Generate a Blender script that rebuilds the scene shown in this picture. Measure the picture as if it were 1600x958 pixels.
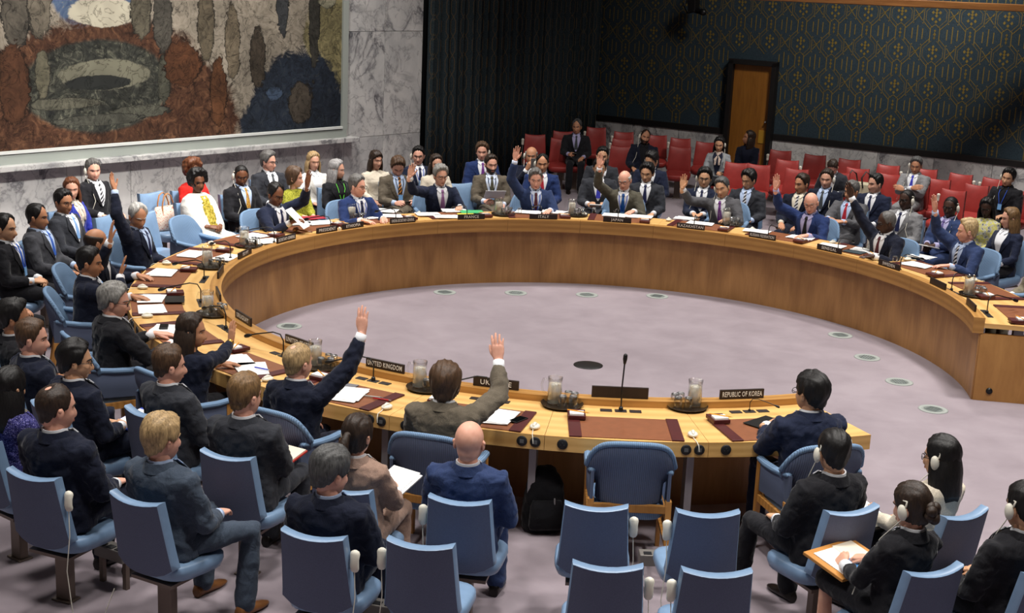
import bpy, bmesh, math, random
import numpy as np
from mathutils import Vector, Matrix, Quaternion
random.seed(7)
PI = math.pi
R = math.radians
for _o in list(bpy.data.objects): bpy.data.objects.remove(_o)
SC = bpy.context.scene
COL = SC.collection

# ---------------------------------------------------------------- camera
CD, CH, CPIT, CYAW, CROL, CF = 13.24606, 3.799748, 0.240284, -0.060249, 0.044283, 2172.474
_cp, _sp, _cy, _sy = math.cos(CPIT), math.sin(CPIT), math.cos(CYAW), math.sin(CYAW)
CAMP = Vector((0, -CD, CH))
FW = Vector((_sy*_cp, _cy*_cp, -_sp))
_rt = Vector((_cy, -_sy, 0)); _up = _rt.cross(FW)
RT = _rt*math.cos(CROL) + _up*math.sin(CROL)
UP = -_rt*math.sin(CROL) + _up*math.cos(CROL)
cam = bpy.data.cameras.new('camera'); camo = bpy.data.objects.new('camera', cam); COL.objects.link(camo)
cam.sensor_fit = 'HORIZONTAL'; cam.sensor_width = 36.0; cam.lens = CF/1600*36.0
cam.clip_start = 0.1; cam.clip_end = 200
camo.matrix_world = Matrix((( RT.x, UP.x, -FW.x, CAMP.x), (RT.y, UP.y, -FW.y, CAMP.y), (RT.z, UP.z, -FW.z, CAMP.z), (0, 0, 0, 1)))
SC.camera = camo
def ray(px, py):
    return FW + RT*((px-800)/CF) - UP*((py-479)/CF)
def at(px, py, z):
    "the point of the room at height z seen at a place of the photograph"
    d = ray(px, py); t = (z-CH)/d.z
    return CAMP + d*t

# ---------------------------------------------------------------- world and lights
w = bpy.data.worlds.new('world'); SC.world = w; w.use_nodes = True
w.node_tree.nodes['Background'].inputs[0].default_value = (1.0, 0.97, 0.93, 1)
w.node_tree.nodes['Background'].inputs[1].default_value = 0.13
SC.view_settings.view_transform = 'Standard'; SC.view_settings.look = 'None'
SC.view_settings.exposure = 0.0; SC.view_settings.gamma = 1.0
def lamp(name, loc, target, size, power, spread=120, col=(1, 0.96, 0.91)):
    l = bpy.data.lights.new(name, 'AREA'); l.shape = 'DISK'; l.size = size; l.energy = power; l.color = col; l.spread = R(spread)
    o = bpy.data.objects.new(name, l); COL.objects.link(o); o.location = loc
    d = Vector(target)-Vector(loc); o.rotation_euler = d.to_track_quat('-Z', 'Y').to_euler()
    return o
CEIL = 7.6
LAMPS = [(-3.8, 3.8, 1.3), (0, 5.0, 1.35), (3.8, 3.8, 1.45), (-4.8, 0, 1.1), (0, 0.6, .25), (4.8, -.6, 1.6), (-4.2, -4.0, .9), (0, -5.2, .95), (3.8, -4.0, 1.4), (-2.4, -7.6, 1.0), (2.4, -7.6, 1.0)]
LPOW = 105
for _x, _y, _s in LAMPS:
    lamp('ceiling_spot', (_x, _y, CEIL-0.12), (_x*.97, _y*.97-.1, 0), 0.9, LPOW*_s, 110)
lamp('mural_wash_light', (-4.2, 3.4, CEIL-0.12), (-6.3, 5.5, 2.6), 0.7, 105, 100)
lamp('mural_wash_light', (-2.4, 6.2, CEIL-0.12), (-4.4, 8.0, 2.2), 0.7, 40, 100)
lamp('left_wall_fill', (-1.2, -.6, CEIL-0.12), (-6.6, 3.6, .5), 0.9, 105, 52)  # added fill, brightens the lower marble and the sitters on the left
lamp('right_wall_fill', (4.6, 7.6, CEIL-0.12), (5.6, 10.8, 1.2), 1.6, 300, 110)  # added fill for the right wall, placed clear of the booth ledge

# ---------------------------------------------------------------- materials
MATS = {}
def lin(c):
    return tuple(((v/255.0)/12.92 if v/255.0 <= 0.04045 else ((v/255.0+0.055)/1.055)**2.4) for v in c)
class NT:
    def __init__(s, name, rough=.5, spec=.5):
        s.m = bpy.data.materials.new(name); s.m.use_nodes = True
        s.t = s.m.node_tree; s.b = s.t.nodes['Principled BSDF']
        s.b.inputs['Roughness'].default_value = rough; s.b.inputs['Specular IOR Level'].default_value = spec
    def n(s, typ, **kw):
        x = s.t.nodes.new(typ)
        for k, v in kw.items(): setattr(x, k, v)
        return x
    def l(s, a, b): s.t.links.new(a, b)
    def val(s, v):
        x = s.n('ShaderNodeValue'); x.outputs[0].default_value = v; return x.outputs[0]
    def math(s, op, a, b=None, c=None):
        x = s.n('ShaderNodeMath', operation=op)
        for i, v in enumerate((a, b, c)):
            if v is None: continue
            if isinstance(v, (int, float)): x.inputs[i].default_value = v
            else: s.l(v, x.inputs[i])
        return x.outputs[0]
    def coord(s, which='Object', scale=(1, 1, 1), rot=(0, 0, 0), loc=(0, 0, 0)):
        c = s.n('ShaderNodeTexCoord'); mp = s.n('ShaderNodeMapping')
        mp.inputs['Scale'].default_value = scale; mp.inputs['Rotation'].default_value = rot; mp.inputs['Location'].default_value = loc
        s.l(c.outputs[which], mp.inputs['Vector']); return mp.outputs[0]
    def noise(s, vec, scale, detail=4, rough=.55, dist=0):
        x = s.n('ShaderNodeTexNoise'); x.inputs['Scale'].default_value = scale; x.inputs['Detail'].default_value = detail
        x.inputs['Roughness'].default_value = rough; x.inputs['Distortion'].default_value = dist
        s.l(vec, x.inputs['Vector']); return x
    def ramp(s, fac, stops):
        x = s.n('ShaderNodeValToRGB'); cr = x.color_ramp
        while len(cr.elements) < len(stops): cr.elements.new(0.5)
        for e, (p, c) in zip(cr.elements, stops):
            e.position = p; e.color = (*c, 1) if len(c) == 3 else c
        s.l(fac, x.inputs[0]); return x.outputs[0]
    def mix(s, fac, a, b, mode='MIX'):
        x = s.n('ShaderNodeMix', data_type='RGBA', blend_type=mode)
        if isinstance(fac, (int, float)): x.inputs[0].default_value = fac
        else: s.l(fac, x.inputs[0])
        for i, v in ((6, a), (7, b)):
            if isinstance(v, tuple): x.inputs[i].default_value = (*v[:3], 1)
            else: s.l(v, x.inputs[i])
        return x.outputs[2]
    def color(s, c):
        if isinstance(c, tuple): s.b.inputs['Base Color'].default_value = (*c[:3], 1)
        else: s.l(c, s.b.inputs['Base Color'])
    def bump(s, h, strength=.3, dist=.01):
        x = s.n('ShaderNodeBump'); x.inputs['Strength'].default_value = strength; x.inputs['Distance'].default_value = dist
        s.l(h, x.inputs['Height']); s.l(x.outputs[0], s.b.inputs['Normal'])
def plain(name, rgb, rough=.5, spec=.4, metal=0):
    if name in MATS: return MATS[name]
    t = NT(name, rough, spec); t.color(lin(rgb)); t.b.inputs['Metallic'].default_value = metal
    MATS[name] = t.m; return t.m
def cloth(name, rgb, var=.25, scale=260, rough=.9, fold=.5):
    if name in MATS: return MATS[name]
    t = NT(name, rough, .15); v = t.coord('Object'); c = lin(rgb)
    n1 = t.noise(v, scale, 2); n2 = t.noise(v, 11, 3, .5, .6)
    col = t.ramp(n1.outputs[0], [(.3, tuple(x*(1-var) for x in c)), (.7, tuple(x*(1+var) for x in c))])
    t.color(col); t.bump(n2.outputs[0], fold, .03)
    t.b.inputs['Sheen Weight'].default_value = .12; t.b.inputs['Sheen Roughness'].default_value = .4
    MATS[name] = t.m; return t.m
def leather(name, rgb, var=.1, rough=.45):
    if name in MATS: return MATS[name]
    t = NT(name, rough, .4); v = t.coord('Object'); c = lin(rgb)
    n1 = t.noise(v, 14, 4); n2 = t.noise(v, 220, 2)
    t.color(t.ramp(n1.outputs[0], [(.3, tuple(x*(1-var) for x in c)), (.7, tuple(x*(1+var) for x in c))]))
    t.bump(n2.outputs[0], .12, .002); MATS[name] = t.m; return t.m
def ribbed(name, rgb, freq=160):
    if name in MATS: return MATS[name]
    t = NT(name, .9, .15); v = t.coord('Object'); c = lin(rgb)
    wv = t.n('ShaderNodeTexWave', wave_type='BANDS', bands_direction='X'); wv.inputs['Scale'].default_value = freq/6.28
    t.l(v, wv.inputs['Vector'])
    t.color(t.ramp(wv.outputs[0], [(.1, tuple(x*.72 for x in c)), (.8, tuple(x*1.15 for x in c))]))
    t.bump(wv.outputs[0], .3, .004); MATS[name] = t.m; return t.m
def wood(name, dark, light, scale=(3, 30, 3), which='UV', rough=.38, ring=4):
    if name in MATS: return MATS[name]
    t = NT(name, rough, .45); v = t.coord(which, scale)
    n1 = t.noise(v, 1.0, 5, .6, .9); n2 = t.noise(v, 6.0, 3, .6)
    wv = t.n('ShaderNodeTexWave', wave_type='BANDS', bands_direction='Y'); wv.inputs['Scale'].default_value = .35
    wv.inputs['Distortion'].default_value = ring; wv.inputs['Detail'].default_value = 3
    t.l(v, wv.inputs['Vector'])
    f = t.math('ADD', t.math('MULTIPLY', n1.outputs[0], .55), t.math('MULTIPLY', wv.outputs[0], .25))
    f = t.math('ADD', f, t.math('MULTIPLY', n2.outputs[0], .2))
    d, l = lin(dark), lin(light)
    t.color(t.ramp(f, [(.25, d), (.75, l)])); t.bump(n2.outputs[0], .06, .002)
    MATS[name] = t.m; return t.m
def hairmat(name, rgb, var=.45):
    key = 'hair_'+name
    if key in MATS: return MATS[key]
    t = NT(key, .5, .35); v = t.coord('Object', (90, 90, 22)); c = lin(rgb)
    n1 = t.noise(v, 1.0, 3, .6, .3)
    t.color(t.ramp(n1.outputs[0], [(.3, tuple(x*(1-var) for x in c)), (.7, tuple(x*(1+var*1.3) for x in c))]))
    t.bump(n1.outputs[0], .5, .006); MATS[key] = t.m; return t.m
def skinmat(name, rgb):
    key = 'skin_'+name
    if key in MATS: return MATS[key]
    t = NT(key, .5, .35); v = t.coord('Object'); c = lin(rgb)
    n1 = t.noise(v, 22, 3)
    t.color(t.ramp(n1.outputs[0], [(.3, (c[0]*.92, c[1]*.86, c[2]*.84)), (.7, (c[0]*1.05, c[1]*1.06, c[2]*1.06))]))
    t.b.inputs['Subsurface Weight'].default_value = .08
    t.b.inputs['Subsurface Radius'].default_value = (.012, .005, .003)
    MATS[key] = t.m; return t.m
def glassmat():
    if 'glass' in MATS: return MATS['glass']
    m = bpy.data.materials.new('clear_glass'); m.use_nodes = True; nt = m.node_tree
    nt.nodes.remove(nt.nodes['Principled BSDF']); out = nt.nodes['Material Output']
    tr = nt.nodes.new('ShaderNodeBsdfTransparent'); tr.inputs[0].default_value = (.975, .98, .975, 1)
    gl = nt.nodes.new('ShaderNodeBsdfGlossy'); gl.inputs['Roughness'].default_value = .06
    lw = nt.nodes.new('ShaderNodeLayerWeight'); lw.inputs[0].default_value = .22
    mx = nt.nodes.new('ShaderNodeMixShader')
    nt.links.new(lw.outputs['Facing'], mx.inputs[0]); nt.links.new(tr.outputs[0], mx.inputs[1]); nt.links.new(gl.outputs[0], mx.inputs[2])
    nt.links.new(mx.outputs[0], out.inputs[0]); MATS['glass'] = m; return m
def watermat():
    if 'water' in MATS: return MATS['water']
    m = bpy.data.materials.new('iced_water'); m.use_nodes = True; nt = m.node_tree
    nt.nodes.remove(nt.nodes['Principled BSDF']); out = nt.nodes['Material Output']
    tr = nt.nodes.new('ShaderNodeBsdfTransparent'); tr.inputs[0].default_value = (.85, .84, .8, 1)
    df = nt.nodes.new('ShaderNodeBsdfDiffuse'); df.inputs[0].default_value = (.86, .83, .76, 1)
    mx = nt.nodes.new('ShaderNodeMixShader'); mx.inputs[0].default_value = .42
    nt.links.new(tr.outputs[0], mx.inputs[1]); nt.links.new(df.outputs[0], mx.inputs[2])
    nt.links.new(mx.outputs[0], out.inputs[0]); MATS['water'] = m; return m
def marble(name):
    if name in MATS: return MATS[name]
    t = NT(name, .3, .5); v = t.coord('Object')
    oi = t.n('ShaderNodeObjectInfo'); ad = t.n('ShaderNodeVectorMath', operation='ADD')
    sc = t.n('ShaderNodeVectorMath', operation='SCALE'); cb = t.n('ShaderNodeCombineXYZ')
    t.l(oi.outputs['Random'], cb.inputs[0]); t.l(oi.outputs['Random'], cb.inputs[2]); t.l(cb.outputs[0], sc.inputs[0]); sc.inputs[3].default_value = 17.0
    t.l(v, ad.inputs[0]); t.l(sc.outputs[0], ad.inputs[1]); v = ad.outputs[0]
    mp = t.n('ShaderNodeMapping'); mp.inputs['Rotation'].default_value = (.5, .6, .3); mp.inputs['Scale'].default_value = (1.1, 1.1, .9); t.l(v, mp.inputs[0]); v2 = mp.outputs[0]
    big = t.noise(v2, 1.5, 6, .6, .5)
    a = t.noise(v2, 1.2, 6, .58, .7)
    vein = t.math('ABSOLUTE', t.math('SUBTRACT', a.outputs[0], .5))
    b = t.noise(v2, 3.0, 5, .6, .6)
    vein2 = t.math('ABSOLUTE', t.math('SUBTRACT', b.outputs[0], .5))
    base = t.ramp(big.outputs[0], [(.3, lin((158, 158, 158))), (.5, lin((188, 187, 185))), (.68, lin((206, 204, 200)))])
    k1 = t.ramp(vein, [(0, (1, 1, 1)), (.012, (.6, .6, .6)), (.032, (.12, .12, .12)), (.07, (0, 0, 0))])
    k2 = t.ramp(vein2, [(0, (.6, .6, .6)), (.012, (.25, .25, .25)), (.03, (0, 0, 0))])
    msk = t.ramp(t.noise(v2, .9, 2).outputs[0], [(.4, (0, 0, 0)), (.6, (1, 1, 1))])
    k = t.mix(1.0, k1, msk, 'MULTIPLY')
    c1 = t.mix(k, base, lin((76, 76, 82)))
    c2 = t.mix(k2, c1, lin((110, 109, 112)))
    t.color(c2); MATS[name] = t.m; return t.m
def carpet():
    t = NT('carpet_pile', .95, .1); v = t.coord('Object')
    n1 = t.noise(v, .55, 4, .55, .5); n2 = t.noise(v, 2.6, 5, .6, .4); n3 = t.noise(v, 380, 2)
    f = t.math('ADD', t.math('MULTIPLY', n1.outputs[0], .55), t.math('MULTIPLY', n2.outputs[0], .45))
    c = t.ramp(f, [(.36, lin((134, 123, 130))), (.64, lin((158, 147, 154)))])
    c = t.mix(t.math('MULTIPLY', n3.outputs[0], .35), c, lin((116, 106, 113)))
    t.color(c); t.bump(n3.outputs[0], .25, .004); t.b.inputs['Sheen Weight'].default_value = .2
    return t.m

# ---------------------------------------------------------------- mesh builder
class MB:
    def __init__(s): s.v = []; s.f = []; s.mi = []; s.uv = {}
    def add(s, verts, faces, mi=0, M=None):
        o = len(s.v)
        if M is not None: verts = [tuple(M @ Vector(p)) for p in verts]
        s.v.extend([tuple(p) for p in verts])
        for f in faces: s.f.append(tuple(i+o for i in f)); s.mi.append(mi)
        return s
    def box(s, c, d, M=None, mi=0, bev=0):
        x, y, z = d[0]/2, d[1]/2, d[2]/2
        if bev <= 0:
            vs = [(c[0]+sx*x, c[1]+sy*y, c[2]+sz*z) for sx in (-1, 1) for sy in (-1, 1) for sz in (-1, 1)]
            fs = [(0, 1, 3, 2), (4, 6, 7, 5), (0, 4, 5, 1), (2, 3, 7, 6), (0, 2, 6, 4), (1, 5, 7, 3)]
            return s.add(vs, fs, mi, M)
        bm = bmesh.new(); bmesh.ops.create_cube(bm, size=1)
        for v in bm.verts: v.co = (v.co.x*d[0], v.co.y*d[1], v.co.z*d[2])
        bmesh.ops.bevel(bm, geom=list(bm.edges), offset=min(bev, .49*min(d)), segments=2, profile=.5, affect='EDGES')
        bm.verts.index_update()
        vs = [(v.co.x+c[0], v.co.y+c[1], v.co.z+c[2]) for v in bm.verts]; fs = [tuple(v.index for v in f.verts) for f in bm.faces]
        bm.free(); return s.add(vs, fs, mi, M)
    def loft(s, rings, mi=0, M=None, caps=True, closed=True):
        n = len(rings[0]); vs = [p for r in rings for p in r]; fs = []
        for i in range(len(rings)-1):
            for j in range(n if closed else n-1):
                a, b = i*n+j, i*n+(j+1) % n
                fs.append((a, b, b+n, a+n))
        if caps and closed:
            fs.append(tuple(range(n-1, -1, -1))); fs.append(tuple(range((len(rings)-1)*n, len(rings)*n)))
        return s.add(vs, fs, mi, M)
    def tube(s, pts, rad, n=10, mi=0, M=None, round_ends=True, flat=None):
        pts = [Vector(p) for p in pts]
        if not isinstance(rad, (list, tuple)): rad = [rad]*len(pts)
        rad = list(rad)
        if round_ends:
            d0 = (pts[0]-pts[1]).normalized(); d1 = (pts[-1]-pts[-2]).normalized()
            P = [pts[0]+d0*rad[0]*.95, pts[0]+d0*rad[0]*.6]+pts+[pts[-1]+d1*rad[-1]*.6, pts[-1]+d1*rad[-1]*.95]
            Rr = [rad[0]*.3, rad[0]*.8]+rad+[rad[-1]*.8, rad[-1]*.3]
        else: P, Rr = pts, rad
        up = None; rings = []
        for i, p in enumerate(P):
            t = (P[min(i+1, len(P)-1)]-P[max(i-1, 0)]).normalized()
            if up is None:
                up = Vector((0, 0, 1)) if abs(t.z) < .9 else Vector((1, 0, 0))
            x = t.cross(up).normalized(); y = x.cross(t).normalized(); up = y
            rings.append([tuple(p+x*math.cos(a)*Rr[i]+y*math.sin(a)*Rr[i]*(flat or 1)) for a in [2*PI*k/n for k in range(n)]])
        return s.loft(rings, mi, M)
    def lathe(s, prof, n=20, mi=0, M=None, caps=True):
        rings = [[(r*math.cos(2*PI*k/n), r*math.sin(2*PI*k/n), z) for k in range(n)] for r, z in prof]
        return s.loft(rings, mi, M, caps)
    def ball(s, c, rad, n=12, m=8, mi=0, M=None):
        if isinstance(rad, (int, float)): rad = (rad,)*3
        rings = []
        for i in range(m+1):
            ph = PI*(i+.02 if i == 0 else (i-.02 if i == m else i))/m
            rings.append([(c[0]+rad[0]*math.sin(ph)*math.cos(2*PI*k/n), c[1]+rad[1]*math.sin(ph)*math.sin(2*PI*k/n), c[2]-rad[2]*math.cos(ph)) for k in range(n)])
        return s.loft(rings, mi, M)
    def mesh(s, name, mats, smooth=True):
        me = bpy.data.meshes.new(name); me.from_pydata(s.v, [], s.f)
        for m in (mats if isinstance(mats, (list, tuple)) else [mats]): me.materials.append(m)
        me.polygons.foreach_set('material_index', s.mi)
        if smooth: me.polygons.foreach_set('use_smooth', [True]*len(s.f))
        if s.uv:
            uv = me.uv_layers.new(name='UVMap'); d = uv.data
            for p in me.polygons:
                for li in p.loop_indices: d[li].uv = s.uv.get(me.loops[li].vertex_index, (0, 0))
        me.update(); return me
    def build(s, name, mats, parent=None, smooth=True, loc=None, rotz=0, autosmooth=None):
        me = s.mesh(name, mats, smooth)
        if autosmooth: sharp(me, autosmooth)
        return link(name, me, parent, loc, rotz)
def sharp(me, deg):
    bm = bmesh.new(); bm.from_mesh(me); c = R(deg)
    for e in bm.edges:
        if len(e.link_faces) == 2 and e.calc_face_angle(0) > c: e.smooth = False
    bm.to_mesh(me); bm.free()
def link(name, data, parent=None, loc=None, rotz=0):
    o = bpy.data.objects.new(name, data); COL.objects.link(o)
    if parent is not None: o.parent = parent; CHILD.setdefault(parent.name, []).append(o)
    if loc is not None: o.location = loc
    o.rotation_euler.z = rotz
    return o
def tag(o, label=None, cat=None, group=None, kind=None):
    if label: o['label'] = label
    if cat: o['category'] = cat
    if group: o['group'] = group
    if kind: o['kind'] = kind
    return o
def empty(name, loc=(0, 0, 0), rotz=0):
    o = bpy.data.objects.new(name, None); COL.objects.link(o); o.location = loc; o.rotation_euler.z = rotz
    o.empty_display_size = .1; return o
CHILD = {}
def copy_tree(o, parent=None):
    c = o.copy(); COL.objects.link(c); c.parent = parent
    if parent is not None: CHILD.setdefault(parent.name, []).append(c)
    for ch in CHILD.get(o.name, []): copy_tree(ch, c)
    return c
def face_in(x, y, off=0):
    "heading (rotation about z) that turns local +Y towards the middle of the table"
    return math.atan2(-y, -x)-PI/2+R(off)
def polar(r, deg, z=0): return Vector((r*math.cos(R(deg)), r*math.sin(R(deg)), z))

# ---------------------------------------------------------------- the room
fl = MB(); fl.box((0, 0, -.05), (30, 44, .1)); tag(fl.build('floor', carpet(), smooth=False), kind='structure')
ce = MB(); ce.box((0, 0, CEIL+.05), (30, 44, .1)); tag(ce.build('ceiling', plain('ceiling_white', (190, 186, 178), .9), smooth=False), kind='structure')
MAR = marble('grey_veined_marble')
# wall with the painting: runs along direction 53 degrees
A1 = R(53); MU = Vector((math.cos(A1), math.sin(A1), 0)); MN = Vector((math.sin(A1), -math.cos(A1), 0))   # along, into the room
def mw(s, d, z): return MN*(-8.0+d)+MU*s+Vector((0, 0, z))
S_END = MU.dot(Vector((-3.0, 9.3, 0)))
S_BEG = -8.5
def Mw(s, d, z):
    m = Matrix.Identity(4); p = mw(s, d, z)
    for i in range(3): m[i][0] = MU[i]; m[i][1] = MN[i]; m[i][3] = p[i]
    return m      # local x along the wall, y into the room, z up
wl = MB(); L_ = S_END-S_BEG
wl.box((L_/2, -.12, CEIL/2), (L_, .2, CEIL)); wall_m = wl.build('wall_left', MAR, smooth=False); wall_m.matrix_world = Mw(S_BEG, 0, 0); tag(wall_m, kind='structure')
def slab_row(parent, s0, s1, z0, z1, wdt, proud=.02):
    n = max(1, round((s1-s0)/wdt)); stp = (s1-s0)/n
    for i in range(n):
        mb = MB(); mb.box((0, 0, 0), (stp-.006, .03, z1-z0-.006), bev=.003)
        o = mb.build('marble_slab', MAR, parent, smooth=False)
        o.location = (s0+stp*(i+.5), proud-.005, (z0+z1)/2)
s_mr = MU.dot(Vector((-4.07, 7.89, 0)))-S_BEG       # right edge of the painting, in wall coordinates
slab_row(wall_m, 0, s_mr+.1, 0, 1.06, .98)
slab_row(wall_m, s_mr+.1, L_, 0, 1.10, .9); slab_row(wall_m, s_mr+.1, L_, 1.10, 2.72, .9); slab_row(wall_m, s_mr+.1, L_, 2.72, 4.5, .9)
slab_row(wall_m, s_mr+.1, L_, 4.5, CEIL, .9)
lg = MB(); lg.box((s_mr/2+.12, .10, 1.10), (s_mr+.28, .24, .07), bev=.008); lg.build('marble_ledge', marble('pale_marble_ledge'), wall_m, smooth=False)
fr = MB(); fm = plain('grey_frame', (150, 156, 150), .6)
fr.box((s_mr/2+.04, .05, 1.19), (s_mr+.1, .1, .13)); fr.box((s_mr+.05, .05, 3.6), (.11, .1, 4.7)); fr.box((s_mr/2, .05, 5.98), (s_mr+.1, .1, .1))
fr.build('mural_frame', fm, wall_m, smooth=False)
fb = MB(); fb.box((s_mr/2, .085, 1.285), (s_mr, .06, .035)); fb.build('frame_fillet', plain('frame_white', (205, 208, 204), .5), wall_m, smooth=False)
# generic painted canvas: rust hill round a dark hollow on a pale ground, a navy hill to the right
PAINT_SHAPES = [(-5.35, 3.0, .18, .45, (96, 90, 80)), (-5.0, 3.15, .16, .5, (120, 112, 98)), (-3.55, 3.1, .16, .42, (110, 104, 88)), (-3.2, 2.95, .14, .5, (88, 84, 76)), (-2.5, 2.85, .13, .55, (112, 102, 84)), (-2.05, 2.55, .12, .5, (130, 118, 98)), (-1.6, 2.35, .13, .42, (88, 78, 66)),
    (-.55, 2.9, .10, .8, (66, 64, 58)), (-1.15, 3.3, .11, .7, (70, 72, 74)), (-.3, 3.2, .16, .12, (170, 166, 140)), (-4.7, 1.85, .5, .08, (104, 102, 88)), (-3.55, 1.7, .45, .09, (96, 96, 84)), (-4.2, 1.62, .75, .07, (88, 88, 78)), (-5.0, 2.25, .1, .3, (120, 116, 96)), (-3.2, 2.1, .1, .35, (84, 84, 72)), (-.8, 1.7, .22, .3, (86, 78, 68)), (-1.3, 1.85, .16, .1, (70, 86, 108)), (-2.3, 1.9, .14, .5, (104, 68, 44)), (-2.9, 2.3, .3, .3, (98, 62, 40)), (-5.4, 2.1, .2, .5, (98, 64, 44))]
def painting():
    t = NT('painted_canvas', .75, .2); v = t.coord('Object')
    sx = t.n('ShaderNodeSeparateXYZ'); t.l(v, sx.inputs[0]); X, Z = sx.outputs[0], sx.outputs[2]
    nb = t.noise(v, 2.2, 5, .6, .8); wob = t.math('SUBTRACT', nb.outputs[0], .5)
    nf = t.noise(v, 5.5, 6, .68, 1.8)
    def ell(cx, cz, rx, rz, k=.5):
        a = t.math('DIVIDE', t.math('SUBTRACT', X, cx), rx); b = t.math('DIVIDE', t.math('SUBTRACT', Z, cz), rz)
        d = t.math('SQRT', t.math('ADD', t.math('MULTIPLY', a, a), t.math('MULTIPLY', b, b)))
        d = t.math('ADD', d, t.math('MULTIPLY', wob, k)); d = t.math('ADD', d, t.math('MULTIPLY', t.math('SUBTRACT', nf.outputs[0], .5), k*.9))
        return t.math('SMOOTH_MIN', 1.0, t.math('MAXIMUM', 0.0, t.math('MULTIPLY', t.math('SUBTRACT', 1.0, d), 14.0)), .01)
    pale = t.ramp(nf.outputs[0], [(.3, lin((112, 104, 92))), (.6, lin((152, 143, 128))), (.75, lin((96, 90, 80)))])
    rust = t.ramp(nf.outputs[0], [(.3, lin((38, 24, 18))), (.5, lin((76, 50, 36))), (.72, lin((116, 82, 58)))])
    dark = t.ramp(nf.outputs[0], [(.3, lin((26, 28, 28))), (.52, lin((54, 55, 49))), (.68, lin((104, 104, 90)))])
    navy = t.ramp(nf.outputs[0], [(.3, lin((24, 28, 34))), (.55, lin((38, 46, 58))), (.75, lin((62, 66, 66)))])
    blue = t.ramp(nf.outputs[0], [(.35, lin((56, 74, 106))), (.6, lin((84, 100, 122))), (.7, lin((160, 136, 70)))])
    c = pale
    c = t.mix(ell(s_mr-4.2, 3.4, .75, .7, .1), c, blue)
    c = t.mix(ell(s_mr-.2, 2.6, .55, .9, .5), c, t.ramp(nf.outputs[0], [(.3, lin((70, 66, 50))), (.7, lin((150, 140, 100)))]))
    c = t.mix(ell(s_mr-4.1, 1.25, 2.25, 1.75, .25), c, rust)
    c = t.mix(ell(s_mr-.85, 1.1, 1.1, 1.45, .35), c, navy)
    c = t.mix(ell(s_mr-4.2, 2.05, 1.15, .62, .12), c, dark)
    c = t.mix(ell(s_mr-4.1, 2.2, .7, .2, .4), c, lin((112, 110, 94)))
    c = t.mix(ell(s_mr-4.2, 2.1, .5, .1, .4), c, lin((40, 42, 40)))
    c = t.mix(ell(s_mr-4.1, 3.0, .55, .2, .35), c, lin((186, 180, 160)))
    for cx, cz, rx, rz, cl in PAINT_SHAPES: c = t.mix(ell(s_mr+cx, cz, rx*1.12, rz*1.06, .95), c, lin(tuple(int(q*.35) for q in cl))); c = t.mix(ell(s_mr+cx, cz, rx, rz, .95), c, t.ramp(nf.outputs[0], [(.32, lin(tuple(int(q*.6) for q in cl))), (.7, lin(cl))]))
    tone = t.ramp(t.noise(v, 1.1, 3).outputs[0], [(.3, (.55, .55, .55)), (.65, (1.1, 1.1, 1.1))]); c = t.mix(1.0, c, tone, 'MULTIPLY')
    edge = t.ramp(t.math('ABSOLUTE', t.math('SUBTRACT', t.noise(v, 3.2, 4, .6, 1.4).outputs[0], .5)), [(0, (.35, .35, .35)), (.012, (.75, .75, .75)), (.03, (1, 1, 1))])
    t.color(t.mix(1.0, c, edge, 'MULTIPLY')); return t.m
pm = MB(); pm.box((s_mr/2, .05, 3.62), (s_mr, .03, 4.7)); pm.build('painted_canvas', painting(), wall_m, smooth=False)

# curtain between the two walls
B0 = Vector((-3.0, 9.3, 0)); B1 = Vector((-.30, 14.42, 0))
def curtainmat():
    t = NT('curtain_cloth', .9, .15)
    uv = t.n('ShaderNodeUVMap'); sp = t.n('ShaderNodeSeparateXYZ'); t.l(uv.outputs[0], sp.inputs[0]); U, V = sp.outputs[0], sp.outputs[1]
    # gold hexagonal lattice lines: zigzag in v
    def saw(x): return t.math('ABSOLUTE', t.math('SUBTRACT', t.math('FRACT', x), .5))
    zz = t.math('MINIMUM', t.math('MAXIMUM', t.math('MULTIPLY', t.math('SUBTRACT', saw(t.math('MULTIPLY', V, 1/.62)), .25), 2.2), -.25), .25)
    q = saw(t.math('ADD', t.math('MULTIPLY', U, 1/.16), zz))
    line = t.math('LESS_THAN', q, .035)
    q2 = saw(t.math('SUBTRACT', t.math('MULTIPLY', U, 1/.16), zz)); line2 = t.math('LESS_THAN', q2, .03)
    wp = t.math('MAXIMUM', line, line2)
    ns = t.noise(t.coord('Object'), 60, 2)
    base = t.ramp(ns.outputs[0], [(.3, lin((30, 38, 42))), (.7, lin((46, 56, 60)))])
    t.color(t.mix(t.math('MULTIPLY', t.math('MULTIPLY', wp, .6), t.noise(t.coord('Object'), 3, 3).outputs[0]), base, lin((128, 98, 40)))); t.bump(ns.outputs[0], .2, .004)
    return t.m
cu = MB(); d = (B1-B0); Lc = d.length; d.normalize(); nrm = Vector((d.y, -d.x, 0)); N = 360; HZ = [0.02, 1.5, 3.0, CEIL]
arc = 0; prev = None
for i in range(N+1):
    s = Lc*i/N; ph = s*2*PI/.235
    off = .075*math.sin(ph+.8*math.sin(s*2.1))+.02*math.sin(ph*.37+1)
    p = B0+d*(s+.02*math.sin(2*ph))+nrm*(off+.1)
    if prev is not None: arc += (p-prev).length
    prev = p
    for z in HZ:
        cu.uv[len(cu.v)] = (arc, z); cu.v.append((p.x, p.y, z))
m = len(HZ)
for i in range(N):
    for j in range(m-1): cu.f.append((i*m+j, (i+1)*m+j, (i+1)*m+j+1, i*m+j+1)); cu.mi.append(0)
co = cu.build('curtain', curtainmat()); tag(co, 'tall dark blue-green pleated curtain with gold lines beside the marble wall', 'curtain')
sd = co.modifiers.new('thickness', 'SOLIDIFY'); sd.thickness = .012
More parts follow.
